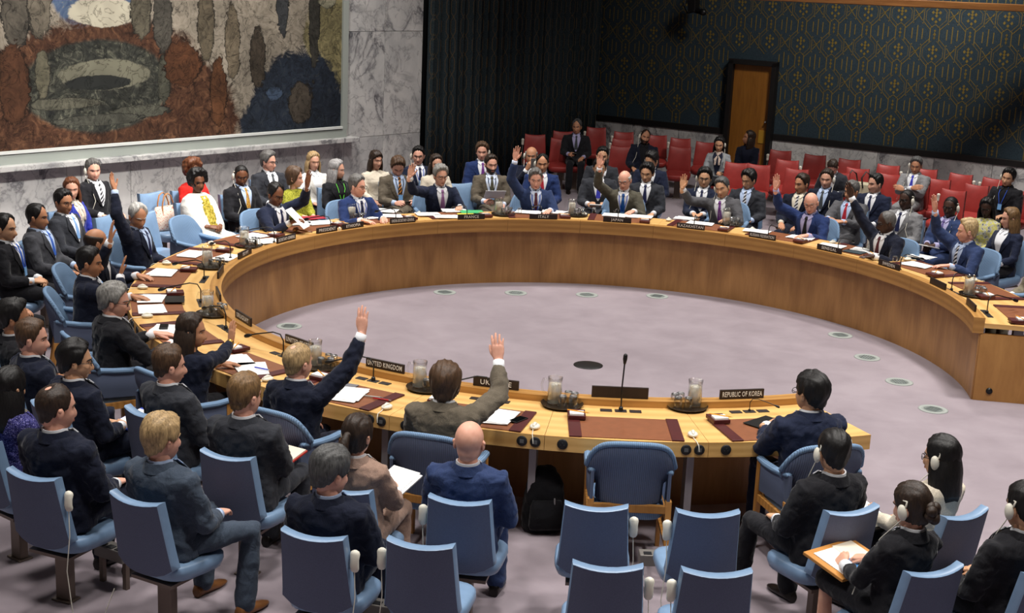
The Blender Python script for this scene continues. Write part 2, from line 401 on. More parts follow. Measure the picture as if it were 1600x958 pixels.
bk = MB(); mid = (B0+B1)/2-nrm*.25; bk.box((0, 0, CEIL/2), (Lc+1.2, .1, CEIL)); o = bk.build('wall_back', plain('dark_wall', (22, 24, 26), .9), smooth=False)
o.location = mid; o.rotation_euler.z = math.atan2(d.y, d.x); tag(o, kind='structure')

# right wall: direction -30 degrees
A2 = R(-30); WU = Vector((math.cos(A2), math.sin(A2), 0)); WN = Vector((-math.sin(R(30)), -math.cos(R(30)), 0))
W0 = Vector((-.33, 14.63, 0))
def Mr(s=0, dd=0, z=0):
    m = Matrix.Identity(4); p = W0+WU*s+WN*dd
    for i in range(3): m[i][0] = WU[i]; m[i][1] = -WN[i]; m[i][3] = p[i]
    m[2][3] = z
    return m      # x along the wall to the right, y into the wall, z up
WL = 16.0
def textile():
    t = NT('wall_textile', .85, .2); v = t.coord('Object'); n = t.noise(v, 90, 3); n2 = t.noise(v, .6, 2)
    t.color(t.ramp(n.outputs[0], [(.3, lin((30, 42, 50))), (.7, lin((52, 66, 74)))])); t.bump(n.outputs[0], .2, .003); return t.m
ds0, ds1 = 3.09, 3.86      # door opening along the wall
wr = MB()
wr.box((WL/2, .16, CEIL/2), (WL, .2, CEIL)); wall_r = wr.build('wall_right', textile(), smooth=False); wall_r.matrix_world = Mr(); tag(wall_r, kind='structure')
blk = plain('black_rail', (20, 18, 18), .5)
for i, (a, b) in enumerate(((0, ds0-.09), (ds1+.09, WL))):
    mb = MB(); mb.box(((a+b)/2, .04, .945), (b-a, .06, .11), bev=.006); o = mb.build('trim_%d' % (i+1), blk, smooth=False); o.matrix_world = Mr(); tag(o, kind='structure')
    n = max(1, round((b-a)/1.0))
    for k in range(n):
        st = (b-a)/n; mb = MB(); mb.box((0, 0, 0), (st-.006, .03, .885), bev=.003); o = mb.build('marble_slab', MAR, wall_r, smooth=False); o.location = (a+st*(k+.5), .045, .445)
# woven gold lattice, a raised weave on the cloth
gw = MB(); CW, CHh = .60, .62
def strip(x0, z0, x1, z1, w, y=.055):
    dx, dz = x1-x0, z1-z0; L = math.hypot(dx, dz) or 1; nx, nz = -dz/L*w/2, dx/L*w/2
    gw.add([(x0+nx, y, z0+nz), (x1+nx, y, z1+nz), (x1-nx, y, z1-nz), (x0-nx, y, z0-nz)], [(0, 1, 2, 3)])
def diamond(x, z, r, k=1.2): gw.add([(x-r, .055, z), (x, .055, z+r*k), (x+r, .055, z), (x, .055, z-r*k)], [(0, 1, 2, 3)])
def clear(x, z, rr=.0): return (.98 < z < 3.9) and not (ds0-.16 < x < ds1+.16 and z < 2.42) and 0.05 < x < 14
for r_ in range(-1, 6):
    for c_ in range(-1, 24):
        x = .12+c_*CW; z = 1.42+r_*CHh
        # octagon round the medallion, doubled
        for g, wd in ((0, .010), (.035, .007)):
            hw, hh, q = .21-g, .235-g, .13
            P = [(-hw, -hh+q), (-hw, hh-q), (-hw+q, hh), (hw-q, hh), (hw, hh-q), (hw, -hh+q), (hw-q, -hh), (-hw+q, -hh)]
            if clear(x, z):
                for a, b in ((0, 1), (1, 2), (3, 4), (4, 5), (5, 6), (7, 0)):
                    if clear(x+P[a][0], z+P[a][1]) and clear(x+P[b][0], z+P[b][1]): strip(x+P[a][0], z+P[a][1], x+P[b][0], z+P[b][1], wd)
        if clear(x, z):
            for dx, dz in ((0, .1), (-.06, .055), (.06, .055), (0, 0), (-.06, -.055), (.06, -.055), (0, -.1), (0, .05)): diamond(x+dx, z+dz, .026)
            for sx in (-1, 1): diamond(x+sx*.22, z+.13, .012); diamond(x+sx*.22, z-.13, .012)
        xx = x+CW/2
        if clear(xx, z):
            strip(xx-.07, z-.09, xx+.07, z+.09, .012); strip(xx-.07, z+.09, xx+.07, z-.09, .012); strip(xx-.07, z-.02, xx+.07, z+.06, .008)
        # tall box above each medallion
        zz = z+CHh/2
        if clear(x, zz-.1) and clear(x, zz+.1):
            for sx in (-1, 1): strip(x+sx*.08, zz-.13, x+sx*.08, zz+.11, .014); strip(x+sx*.08, zz+.11, x, zz+.165, .010)
            strip(x, zz-.09, x, zz+.07, .010); diamond(x, zz-.06, .02); diamond(x, zz, .026); diamond(x, zz+.06, .02)
        # faint upright sheaves between the boxes
        if clear(xx, zz-.15) and clear(xx, zz+.12):
            for k, hh in ((-.09, .09), (0, .14), (.09, .09)): strip(xx+k, zz-hh, xx+k, zz+hh, .016)
def goldmat():
    t = NT('gold_weave', .6, .3); v = t.coord('Object'); n = t.noise(v, 120, 2)
    t.color(t.ramp(n.outputs[0], [(.3, lin((92, 76, 30))), (.7, lin((132, 110, 44)))])); return t.m
g = gw.build('gold_weave', goldmat(), wall_r, smooth=False); g['kind'] = 'stuff'
# door
df = MB(); df.box((ds0-.045, .0, 1.14), (.09, .16, 2.28)); df.box((ds1+.045, .0, 1.14), (.09, .16, 2.28)); df.box(((ds0+ds1)/2, 0, 2.26), (ds1-ds0+.18, .16, .09))
door = df.build('door_1', blk, smooth=False); door.matrix_world = Mr(); tag(door, kind='structure')
dl = MB(); dl.box(((ds0+ds1)/2, .03, 1.11), (ds1-ds0, .05, 2.2), bev=.004); dl.build('door_leaf', wood('door_wood', (120, 74, 22), (168, 112, 40), (14, 14, 1.2), 'Object', .45, 3), door, smooth=False)
dp = MB(); dp.box((ds1-.11, .0, .92), (.14, .012, .24), bev=.003); dp.build('push_plate', plain('brass_plate', (176, 132, 44), .4, .5), door, smooth=False)
dh = MB(); dh.tube([(ds1-.05, 0, 1.2), (ds1-.05, -.05, 1.2)], .018, 10); dh.build('door_lock', plain('steel', (170, 170, 170), .3, .5, .8), door)
# booth ledge crossing in front of the wall's upper part
bl = MB(); bl.box((0, 0, 0), (8.0, .35, .11), bev=.01); o = bl.build('trim_3', wood('booth_wood', (92, 58, 30), (140, 96, 54), (2, 20, 20), 'Object', .35), smooth=False)
q0 = at(1400, 10, 3.44); o.location = q0+Vector((.9, .25, .055)); o.rotation_euler.z = R(6.5); tag(o, kind='structure')
gl = MB(); gl.box((0, 0, .65), (7.9, .02, 1.2)); o2 = gl.build('window_1', glassmat(), smooth=False); o2.location = o.location; o2.rotation_euler.z = R(6.5); tag(o2, kind='structure')
# remaining walls of the hall, behind and beside the camera
for nm, c_, dm in (('wall_rear', (0, -19.5, CEIL/2), (30, .2, CEIL)), ('wall_side', (13.6, -6, CEIL/2), (.2, 26, CEIL))):
    mb = MB(); mb.box((0, 0, 0), dm); o = mb.build(nm, plain('dim_wall', (88, 84, 80), .9), smooth=False); o.location = c_; tag(o, kind='structure')
# black camera on a bracket on the right wall
cb = empty('wall_camera', W0+WU*2.27+WN*.0+Vector((0, 0, 3.2)), A2)
bk_ = plain('black_plastic', (16, 16, 17), .4)
mb = MB(); mb.box((0, -.05, .28), (.16, .1, .12), bev=.01); mb.tube([(0, -.06, .3), (0, -.2, .28), (0, -.24, .16)], .02, 8); mb.build('bracket', bk_, cb, smooth=False)
mb = MB(); mb.box((.02, -.26, .03), (.15, .2, .24), bev=.015); mb.build('camera_body', bk_, cb, smooth=False)
mb = MB(); mb.tube([(.08, -.28, -.06), (.24, -.34, -.08)], .05, 14); mb.tube([(.24, -.34, -.08), (.27, -.35, -.082)], .062, 14); mb.build('lens', bk_, cb)
mb = MB(); mb.tube([(-.06, -.1, .3), (-.2, -.16, .22), (-.22, -.18, .0), (-.12, -.22, -.12), (.02, -.26, -.09)], .012, 8); mb.build('cable', bk_, cb)
tag(cb, 'black camera on a wall bracket high above the red seats, left of the door', 'camera')

# ---------------------------------------------------------------- horseshoe table
W_TOP = wood('table_oak', (204, 158, 92), (232, 190, 122), (.8, 7, 1), 'UV', .34, 2)
W_PAN = wood('panel_oak', (134, 93, 52), (180, 133, 80), (8, 1.1, 1), 'UV', .42, 6)
W_EDGE = wood('apron_oak', (198, 150, 84), (230, 186, 116), (1.5, 14, 1), 'UV', .36, 8)
W_FAS = wood('fascia_oak', (152, 106, 52), (190, 142, 76), (1.2, 14, 1), 'UV', .38, 5)
W_LEG = wood('chair_oak', (150, 100, 46), (196, 142, 76), (18, 18, 2), 'Object', .4, 3)
RI, RO, ZT = 3.565, 4.40, .75
STEP = 14.4; A_BEG, A_END = -6.2, 296.6
def ringseg(prof, a0, a1, n=4, gap=0.0):
    "closed outline in (radius, height), swept round the middle of the table"
    mb = MB(); m = len(prof); cum = [0]
    for i in range(m): cum.append(cum[-1]+math.hypot(prof[(i+1) % m][0]-prof[i][0], prof[(i+1) % m][1]-prof[i][1]))
    for i in range(m):              # each face of the outline gets vertices of its own: crisp corners, clean UV
        p, q = prof[i], prof[(i+1) % m]; o = len(mb.v)
        for k in range(n+1):
            a = R(a0+gap+(a1-a0-2*gap)*k/n)
            for (r, z), cu_ in ((p, cum[i]), (q, cum[i+1])):
                mb.uv[len(mb.v)] = (a*4.0, cu_); mb.v.append((r*math.cos(a), r*math.sin(a), z))
        for k in range(n):
            b = o+2*k; mb.f.append((b, b+1, b+3, b+2)); mb.mi.append(0)
    for a_, rev in ((a0+gap, False), (a1-gap, True)):
        o = len(mb.v); a = R(a_)
        for r, z in prof: mb.uv[len(mb.v)] = (r*1.3, z+a); mb.v.append((r*math.cos(a), r*math.sin(a), z))
        f = tuple(range(o, o+m)); mb.f.append(f[::-1] if rev else f); mb.mi.append(0)
    return mb
def arcbuild(name, prof, a0, a1, mat, parent, gap=.02, n=5):
    o = ringseg(prof, a0, a1, n, gap).build(name, mat, parent, smooth=False)
    bm = bmesh.new(); bm.from_mesh(o.data); bmesh.ops.recalc_face_normals(bm, faces=bm.faces); bm.to_mesh(o.data); bm.free(); return o
table = empty('conference_table'); tag(table, 'huge light oak horseshoe conference table with a tall inner panel wall', 'table')
cuts = [A_BEG]+[STEP*(k+.5) for k in range(21)]; cuts = [c for c in cuts if c < A_END-2]+[A_END]
for a, b in zip(cuts[:-1], cuts[1:]):
    arcbuild('worktop', [(RI+.10, ZT-.045), (RO-.03, ZT-.045), (RO-.03, ZT), (RI+.10, ZT)], a, b, W_TOP, table)
    arcbuild('ledge', [(RI, ZT-.10), (RI+.10, ZT-.10), (RI+.105, ZT+.05), (RI, ZT+.05)], a, b, W_FAS, table)
    arcbuild('apron', [(RO-.03, ZT-.105), (RO, ZT-.105), (RO, ZT), (RO-.03, ZT)], a, b, W_EDGE, table)
cp = [A_BEG+.3]+[STEP*(k+.5) for k in range(0, 20, 2)]+[A_END-.4]
for a, b in zip(cp[:-1], cp[1:]):
    arcbuild('front_panel', [(RI+.065, 0), (RI+.09, 0), (RI+.09, ZT-.10), (RI+.065, ZT-.10)], a, b, W_PAN, table, gap=.003, n=8)
ep = MB(); ep.box((0, 0, 0), (.80, .05, .645)); o = ep.build('end_panel', wood('end_oak', (154, 106, 54), (198, 148, 84), (5, 5, 1.4), 'Object', .4, 7), table, smooth=False)
o.location = polar(RI+.09+.39, A_BEG+.5, .323); o.rotation_euler.z = R(A_BEG+.5)
mb = MB(); mb.tube([(0, 0, 0), (0, -.012, 0)], .03, 16, round_ends=False); o = mb.build('cable_grommet', bk_, table); o.location = polar(RI+.22, A_BEG+.12, .10); o.rotation_euler.z = R(A_BEG)
grey_m = plain('leg_steel', (150, 148, 152), .4, .5, .5)
for k in range(20):
    mb = MB(); mb.box((0, 0, .325), (.05, .10, .65)); o = mb.build('table_leg', grey_m, table, smooth=False); o.location = polar(RO-.16, STEP*(k+.42)); o.rotation_euler.z = R(STEP*(k+.42)+90)
sock_black = plain('socket_black', (26, 27, 30), .5)
def socket(kind):
    mb = MB(); mb.lathe([(.036, 0), (.036, .006), (.032, .009), (.0, .009)], 22, caps=False)
    o = mb.mesh('socket_plate', sock_black); q = MB()
    if kind == 0:
        for dx, dy in ((-.012, -.004), (.012, -.004), (0, .012)): q.box((dx, dy, .0095), (.004, .004, .002))
    else: q.box((0, 0, .0095), (.028, .026, .003))
    return o, q.mesh('socket_holes', plain('socket_grey', (90, 92, 94), .5), False)
SK = [socket(0), socket(1)]
plate_black = plain('console_black', (38, 40, 44), .35)
pl_m = MB(); pl_m.box((0, 0, .003), (.085, .055, .006), bev=.002); pl_me = pl_m.mesh('console_plate', plate_black, False)
def Mk(k, r, z, t=0):
    "frame at place k: x to the sitter's right, y to the middle, z up"
    a = STEP*k; p = polar(r, a, z); yv = Vector((-math.cos(R(a)), -math.sin(R(a)), 0)); xv = Vector((yv.y, -yv.x, 0))
    p = p+xv*t; m = Matrix.Identity(4)
    for i in range(3): m[i][0] = xv[i]; m[i][1] = yv[i]; m[i][3] = p[i]
    return m
for k in range(21):
    for t in (-.105, 0, .105):
        o = link('console_plate', pl_me, table); o.matrix_world = Mk(k, RI+.2, ZT, t)
    for t, s in ((.40, 1), (.49, 1), (-.43, 0)):
        if k == 0 and t > 0 or (k == 20 and t > .45): continue
        o = link('socket', SK[s][0], table); h = link('socket_holes', SK[s][1], o)
        o.matrix_world = Mk(k, math.sqrt(RO*RO-t*t)-.001, ZT-.052, t) @ Matrix.Rotation(math.asin(t/RO), 4, 'Z') @ Matrix.Rotation(R(90), 4, 'X')

PLACE = {0: 'empty place at the right end', 1: 'empty place next to the SWEDEN place', 2: 'SWEDEN place', 3: 'SENEGAL place', 4: 'RUSSIAN FEDERATION place', 5: 'KAZAKHSTAN place', 6: 'JAPAN place', 7: 'ITALY place', 8: 'FRANCE place', 9: 'UNDER-SECRETARY-GENERAL place', 10: 'PRESIDENT place', 11: 'SECRETARY-GENERAL place', 12: 'EGYPT place', 13: 'first blank-plate place on the left', 14: 'second blank-plate place on the left', 15: 'URUGUAY place', 16: 'UNITED STATES place', 17: 'UNITED KINGDOM place', 18: 'UKRAINE place', 19: 'empty place in the near row', 20: 'REPUBLIC OF KOREA place'}
NAMES = {2: 'SWEDEN', 3: 'SENEGAL', 4: 'RUSSIAN FEDERATION', 5: 'KAZAKHSTAN', 6: 'JAPAN', 7: 'ITALY', 8: 'FRANCE', 9: 'UNDER-SECRETARY-GENERAL', 11: 'SECRETARY-GENERAL', 12: 'EGYPT', 15: 'URUGUAY', 16: 'UNITED STATES', 17: 'UNITED KINGDOM', 18: 'UKRAINE', 20: 'REPUBLIC OF KOREA'}
TXT = []       # text objects turned into meshes at the end of the script
def text(s, height, width, mat, parent, M):
    cu_ = bpy.data.curves.new('lettering', 'FONT'); cu_.body = s; cu_.align_x = 'CENTER'; cu_.align_y = 'CENTER'; cu_.size = height/.70; cu_.extrude = .0008; cu_.offset = height*.012
    cu_.resolution_u = 3; cu_.space_character = 1.1; cu_.materials.append(mat)
    o = bpy.data.objects.new('lettering', cu_); COL.objects.link(o); o.parent = parent; TXT.append((o, M, width)); return o
white_ink = plain('white_lettering', (226, 224, 216), .6)
sign_m = wood('sign_walnut', (30, 22, 20), (52, 38, 32), (20, 4, 4), 'Object', .4, 2)
def nameplate(k, s, t=0, wdt=.345, h=.064, both=False, label=None, face=1, r=RI+.045):
    e = empty('nameplate'); e.matrix_world = Mk(k, r, ZT+.05, t)
    mb = MB(); mb.box((0, 0, h/2), (wdt, .018, h), bev=.003); mb.build('board', sign_m, e, smooth=False)
    if s:
        ht = h*.52; mw_ = wdt*.9
        if face in (1, 2):    # towards the middle of the table
            text(s, ht, mw_, white_ink, e, Matrix.Translation((0, .0095, h*.5)) @ Matrix.Rotation(PI, 4, 'Z') @ Matrix.Rotation(R(90), 4, 'X'))
        if face in (0, 2):
            text(s, ht, mw_, white_ink, e, Matrix.Translation((0, -.0095, h*.5)) @ Matrix.Rotation(R(90), 4, 'X'))
    tag(e, label or 'dark wooden nameplate with white letters %s on the table ledge' % s, 'nameplate', 'nameplates round the table'); return e
for k in range(21):
    if k == 10: continue
    if k in NAMES: nameplate(k, NAMES[k], face=0 if k >= 15 else 1, h=.072 if k >= 15 else .064)
    else: nameplate(k, None, label='plain dark nameplate without letters at the '+PLACE[k], h=.085 if k == 19 else .066, wdt=.41 if k == 19 else .33)
nameplate(10, 'PRESIDENT', t=.20, wdt=.31); nameplate(10, 'ETHIOPIA', t=-.20, wdt=.33)

# desk sets, one to each place
lea_b = leather('blotter_leather', (128, 78, 50)); lea_m = leather('maroon_leather', (74, 26, 26))
pap = plain('white_paper', (236, 236, 234), .8, .2)
def blotter():
    e = empty('desk_blotter')
    mb = MB(); mb.box((0, 0, .004), (.70, .44, .006), bev=.002); mb.build('leather_pad', lea_b, e, smooth=False)
    for sx in (-1, 1):
        mb = MB(); mb.box((sx*.345, 0, .0065), (.085, .452, .013), bev=.004); mb.build('end_strip', lea_m, e, smooth=False)
    return e
def notebox():
    e = empty('notepaper_box')
    mb = MB(); mb.box((0, 0, .014), (.125, .155, .028), bev=.004); mb.build('box', lea_m, e, smooth=False)
    mb = MB(); mb.box((0, -.03, .034), (.098, .078, .014)); mb.build('note_paper', pap, e, smooth=False)
    return e
pen_y = plain('pencil_yellow', (226, 150, 30), .5)
def pencil():
    e = empty('pencil')
    mb = MB(); mb.tube([(-.08, 0, .004), (.07, 0, .004)], .004, 6, round_ends=False); mb.build('shaft', pen_y, e, smooth=False)
    mb = MB(); mb.loft([[(.07, .004*math.cos(a), .004+.004*math.sin(a)) for a in [k*PI/3 for k in range(6)]], [(.088, .0005*math.cos(a), .004+.0005*math.sin(a)) for a in [k*PI/3 for k in range(6)]]]); mb.build('tip', plain('pencil_tip', (210, 170, 110), .6), e, smooth=False)
    return e
def micro(straight=False):
    e = empty('microphone')
    mb = MB(); mb.lathe([(.016, 0), (.016, .02), (.008, .03), (.0, .03)], 12, caps=False); mb.build('socket_base', bk_, e)
    if straight: pts = [(0, 0, .02), (0, .012, .18), (.008, .02, .345)]
    else: pts = [(0, 0, .02), (0, 0, .12), (.0, -.03, .168), (.0, -.1, .175), (.0, -.26, .135), (.0, -.32, .115)]
    mb = MB(); mb.tube(pts, .0055, 8); mb.build('gooseneck', bk_, e)
    mb = MB(); q, r_ = Vector(pts[-1]), (Vector(pts[-1])-Vector(pts[-2])).normalized()
    mb.tube([q, q+r_*.03, q+r_*.055], [.010, .016, .015], 12); mb.build('capsule', bk_, e)
    return e
cream = plain('cream_plastic', (222, 218, 204), .45)
def pod(conn=True):
    e = empty('listening_pod')
    mb = MB(); mb.ball((0, 0, .018), (.036, .05, .018), 16, 8); mb.build('shell', cream, e)
    mb = MB(); mb.tube([(0, .02, .03), (0, .0, .036), (0, -.03, .03)], [.012, .014, .01], 10); mb.build('earcup', cream, e)
    if conn: mb = MB(); mb.tube([(0, -.045, .01), (.01, -.085, .006), (.02, -.13, .004), (.03, -.152, -.012), (.035, -.157, -.05)], .003, 6); mb.build('cord', cream, e)
    return e
PROTO = {}
def place_set(k):
    nm = PLACE[k]
    def put(key, make, M, label, cat, group):
        o = make() if key not in PROTO else copy_tree(PROTO[key])
        if key not in PROTO: PROTO[key] = o
        o.matrix_world = M; tag(o, label, cat, group); return o
    put('blot', blotter, Mk(k, RI+.585, ZT), 'brown leather desk blotter with maroon ends at the '+nm, 'blotter', 'leather blotters round the table')
    M = Mk(k, RI+.40, ZT+.013, -.325)
    put('note', notebox, M, 'maroon notepaper box with white slips at the '+nm, 'notepaper box', 'notepaper boxes round the table')
    put('penc', pencil, M @ Matrix.Translation((.01, -.02, .041)) @ Matrix.Rotation(R(random.choice((-35, -20, 15, -50))), 4, 'Z'), 'yellow pencil on the notepaper box, '+nm, 'pencil', 'pencils on the notepaper boxes')
    if k == 19: put('micS', lambda: micro(True), Mk(k, RI+.2, ZT+.006), 'upright black gooseneck microphone at the '+nm, 'microphone', 'gooseneck microphones')
    else: put('mic', micro, Mk(k, RI+.2, ZT+.006) @ Matrix.Rotation(R({20: 62, 18: -70, 17: -75, 16: -75, 15: -80, 14: -20, 13: -30, 12: -35, 1: 35, 0: 30}.get(k, 10)), 4, 'Z') @ Matrix.Diagonal((*((.55,)*3 if k == 20 else (1,)*3), 1)), 'bent black gooseneck microphone at the '+nm, 'microphone', 'gooseneck microphones')
    if k > 0: put('pod', pod, Mk(k, RO-.145, ZT, .455) @ Matrix.Rotation(R(-2), 4, 'Z'), 'cream listening pod plugged in at the '+nm, 'listening pod', 'listening pods on the table')
for k in range(21): place_set(k)

# trays of water between the places
GL, WA = glassmat(), watermat()
tray_m = plain('tray_brown', (52, 44, 36), .25, .6, .3); rimm = plain('glass_base', (120, 120, 120), .15, .6, .6)
def tray():
    e = empty('drinks_tray'); mb = MB(); mb.lathe([(0, .0), (.13, .0), (.148, .014), (.155, .022), (.150, .022), (.142, .012), (.125, .006), (0, .006)], 32, caps=False); mb.build('plate', tray_m, e); return e
def pitcher():
    e = empty('water_pitcher')
    mb = MB(); mb.lathe([(0, 0), (.052, 0), (.055, .02), (.05, .16), (.053, .20), (.050, .20), (.047, .16), (.051, .02), (.0, .012)], 24, caps=False)
    mb.build('jug', GL, e)
    mb = MB(); mb.tube([(0, .05, .175), (0, .085, .178), (0, .098, .14), (0, .09, .09), (0, .052, .055)], .008, 8); mb.build('handle', GL, e)
    mb = MB(); mb.lathe([(.0, .013), (.050, .013), (.0475, .15), (.0, .15)], 20, caps=False); mb.build('water', WA, e)
    rr = random.Random(3); q = MB()
    for _ in range(9): q.box((0, 0, 0), (.022, .022, .02), Matrix.Translation((rr.uniform(-.026, .026), rr.uniform(-.026, .026), rr.uniform(.10, .155))) @ Matrix.Rotation(rr.random()*3, 4, 'Z') @ Matrix.Rotation(rr.random()*3, 4, 'X'), bev=.003)
    o = q.build('ice', WA, e, smooth=False); o['kind'] = 'stuff'
    return e
def tumbler():
    e = empty('drinking_glass')          # standing upside down
    mb = MB(); mb.lathe([(.030, 0), (.033, .035), (.030, .08), (.026, .088), (.0, .088), (.0, .082), (.024, .08), (.029, .035), (.027, 0)], 18, caps=False); mb.build('bowl', GL, e)
    mb = MB(); mb.lathe([(.027, .083), (.027, .09), (.019, .09), (.019, .083)], 18, caps=False); mb.build('base', rimm, e); return e
# place between which the tray stands, pixel, handle heading, which glasses
TR = [(0.5, 1522, 462, 'between the two empty places on the right'), (2.5, 1368, 392, 'between the SWEDEN and SENEGAL plates'), (4.55, 1142, 352, 'between the KAZAKHSTAN and RUSSIAN FEDERATION plates'), (6.45, 900, 337, 'between the ITALY and JAPAN plates'), (7.55, 786, 336, 'between the FRANCE and ITALY plates'), (9.45, 556, 345, 'behind the ETHIOPIA plate'), (11.5, 389, 385, 'behind the EGYPT plate'), (12.5, 332, 418, 'left of the EGYPT plate'), (14.6, 334, 492, 'left of the URUGUAY plate'), (16.5, 503, 574, 'beside the UNITED STATES plate'), (17.5, 667, 608, 'between the UNITED KINGDOM and UKRAINE plates'), (18.5, 878, 634, 'right of the UKRAINE plate'), (19.5, 1073, 637, 'left of the REPUBLIC OF KOREA plate')]
PT = PP = PG = None
for k, px, py, lab in TR:
    p = at(px, py, ZT+.001); e = tray() if PT is None else copy_tree(PT); PT = PT or e
    e.location = p; tag(e, 'round dark drinks tray '+lab, 'tray', 'drinks trays'); az = math.atan2(p.y, p.x)
    out = Vector((math.cos(az), math.sin(az), 0)); tn = Vector((-out.y, out.x, 0))
    j = pitcher() if PP is None else copy_tree(PP); PP = PP or j
    right = {19.5: 1}.get(k, -1)      # jug on the left or the right of the tray as the camera sees it
    cx = RT.copy(); cx.z = 0; cx.normalize(); cyv = Vector((-cx.y, cx.x, 0))
    j.location = p+cx*(.055*right)+cyv*.02+Vector((0, 0, .0065)); j.rotation_euler.z = (R(80) if right < 0 else R(200)); tag(j, 'clear water jug with ice on the tray '+lab, 'jug', 'water jugs')
    for q, (gx, gy) in enumerate(((.0, -.062), (.075, -.058), (.045, .045), (.088, .02))):
        g = tumbler() if PG is None else copy_tree(PG); PG = PG or g
        g.location = p+cx*(-right*gx)+cyv*gy+Vector((0, 0, .0065)); tag(g, ('front', 'outer front', 'rear', 'outermost')[q]+' upturned glass on the tray '+lab, 'glass', 'upturned glasses on the tray '+lab)
# a few glasses on their own
for px, py, lab in ((928, 333, 'small glass of water beside the JAPAN plate'), (812, 334, 'small glass of water beside the ITALY plate'), (1398, 410, 'small glass of water behind the SWEDEN plate')):
    g = copy_tree(PG); g.location = at(px, py, ZT+.014); g.scale = (.9, .9, .8); tag(g, lab, 'glass', 'single glasses')

# ---------------------------------------------------------------- chairs
blue_f = cloth('chair_blue_back', (100, 108, 132), .12, 300, .85, .05); blue_v = leather('chair_blue_vinyl', (120, 147, 178), .06, .33)
red_f = cloth('chair_red_back', (120, 30, 30), .1, 300, .8, .05); red_v = leather('chair_red_vinyl', (152, 50, 46), .08, .45)
post_m = plain('post_brown', (112, 98, 88), .4, .5, .3)
def superring(w, d, n, e=.45, cx=0, cy=0):
    out = []
    for k in range(n):
        a = 2*PI*k/n; c, s = math.cos(a), math.sin(a)
        out.append((cx+w*math.copysign(abs(c)**e, c), cy+d*math.copysign(abs(s)**e, s)))
    return out
def backpanel(z0, z1, w0, w1, lean, y0, th, bow, n=9, m=8, topdip=.0, botround=.06):
    "upholstered back: front sheet and rear sheet; returns two builders (front pad with rim, rear panel)"
    def pt(u, v, yo):
        z = z0+(z1-z0)*v; hw = (w0+(w1-w0)*v)/2
        x = u*hw
        zz = z
        if v > .5: zz -= topdip*(1-abs(u)**2.0)*((v-.5)/.5)**2
        if v < .5: zz += botround*(abs(u)**3)*((.5-v)/.5)**2
        y = y0-(zz-z0)*lean+bow*(u*u)+yo
        return (x, y, zz)
    us = [-1+2*i/(n-1) for i in range(n)]; vs = [i/(m-1) for i in range(m)]
    F = MB(); ring = []
    rim = [(us[i], 0.) for i in range(n)]+[(1., vs[j]) for j in range(1, m)]+[(us[i], 1.) for i in range(n-2, -1, -1)]+[(-1., vs[j]) for j in range(m-2, 0, -1)]
    # front pad sheet
    idx = {}
    for j in range(m):
        for i in range(n):
            edge = min(1-abs(us[i]), vs[j], 1-vs[j]); puff = th*.28*min(1, edge*4)
            idx[i, j] = len(F.v); F.v.append(pt(us[i]*.97, .015+.97*vs[j], th*.5+puff-.004))
    for j in range(m-1):
        for i in range(n-1): F.f.append((idx[i, j], idx[i, j+1], idx[i+1, j+1], idx[i+1, j])); F.mi.append(0)
    k = len(rim); a = len(F.v)
    for off, s in ((th*.36, 1.0), (-th*.36, 1.0), (-th*.5, .97)):
        for u, v in rim: F.v.append(pt(u*s, .5+(v-.5)*s, off))
    key = [idx[min(range(n), key=lambda i: abs(us[i]-u)), min(range(m), key=lambda j: abs(vs[j]-v))] for u, v in rim]
    for q in range(k):
        q2 = (q+1) % k
        F.f.append((key[q], key[q2], a+q2, a+q)); F.mi.append(0)
        for lvl in (0, 1): F.f.append((a+lvl*k+q, a+lvl*k+q2, a+(lvl+1)*k+q2, a+(lvl+1)*k+q)); F.mi.append(0)
    B = MB()
    for j in range(m):
        for i in range(n): B.v.append(pt(us[i]*.97, .5+(vs[j]-.5)*.97, -th*.5))
    for j in range(m-1):
        for i in range(n-1): B.f.append((j*n+i, j*n+i+1, (j+1)*n+i+1, (j+1)*n+i)); B.mi.append(0)
    return F, B
def fixn(o):
    bm = bmesh.new(); bm.from_mesh(o.data); bmesh.ops.recalc_face_normals(bm, faces=bm.faces); bm.to_mesh(o.data); bm.free(); sharp(o.data, 50); return o
def row_seat(red):
    e = empty('row_seat'); fv, ff = (red_v, red_f) if red else (blue_v, blue_f)
    F, B = backpanel(.40, .88, .415, .36, .20, -.18, .07, .035, topdip=.022, botround=.07)
    o = fixn(F.build('backrest', fv, e)); b = fixn(B.build('back_panel', red_v if red else ff, o))
    s = MB(); rings = []
    for z, k in ((.345, .80), (.36, .93), (.40, 1.), (.435, .99), (.45, .93), (.455, .8)):
        rings.append([(x*k, y*k+.055, z-.015*(y/.23)) for x, y in superring(.222, .235, 24, .5)])
    s.loft(rings); fixn(s.build('seat', fv, e))
    p = MB(); p.box((0, -.02, .18), (.10, .06, .34), bev=.006); p.box((0, -.02, .006), (.14, .10, .012), bev=.004); p.box((0, 0, .335), (.3, .3, .02)); p.build('post', post_m, e, smooth=False)
    return e
def earpiece_set(side=1):
    e = empty('hanging_earpiece')
    mb = MB(); mb.tube([(0, .006, .042), (0, .0, .012), (0, -.002, -.02), (0, .004, -.042)], [.022, .019, .020, .019], 14, flat=1.25); mb.build('handset', cream, e)
    mb = MB(); mb.tube([(0, 0, -.045), (.01*side, -.01, -.2), (-.01*side, -.02, -.42), (.03*side, -.03, -.66), (.10*side, -.03, -.745), (.2*side, .02, -.70), (.26*side, .06, -.50)], .0028, 6); mb.build('cord', cream, e)
    return e
SEATB = SEATR = EARP = None
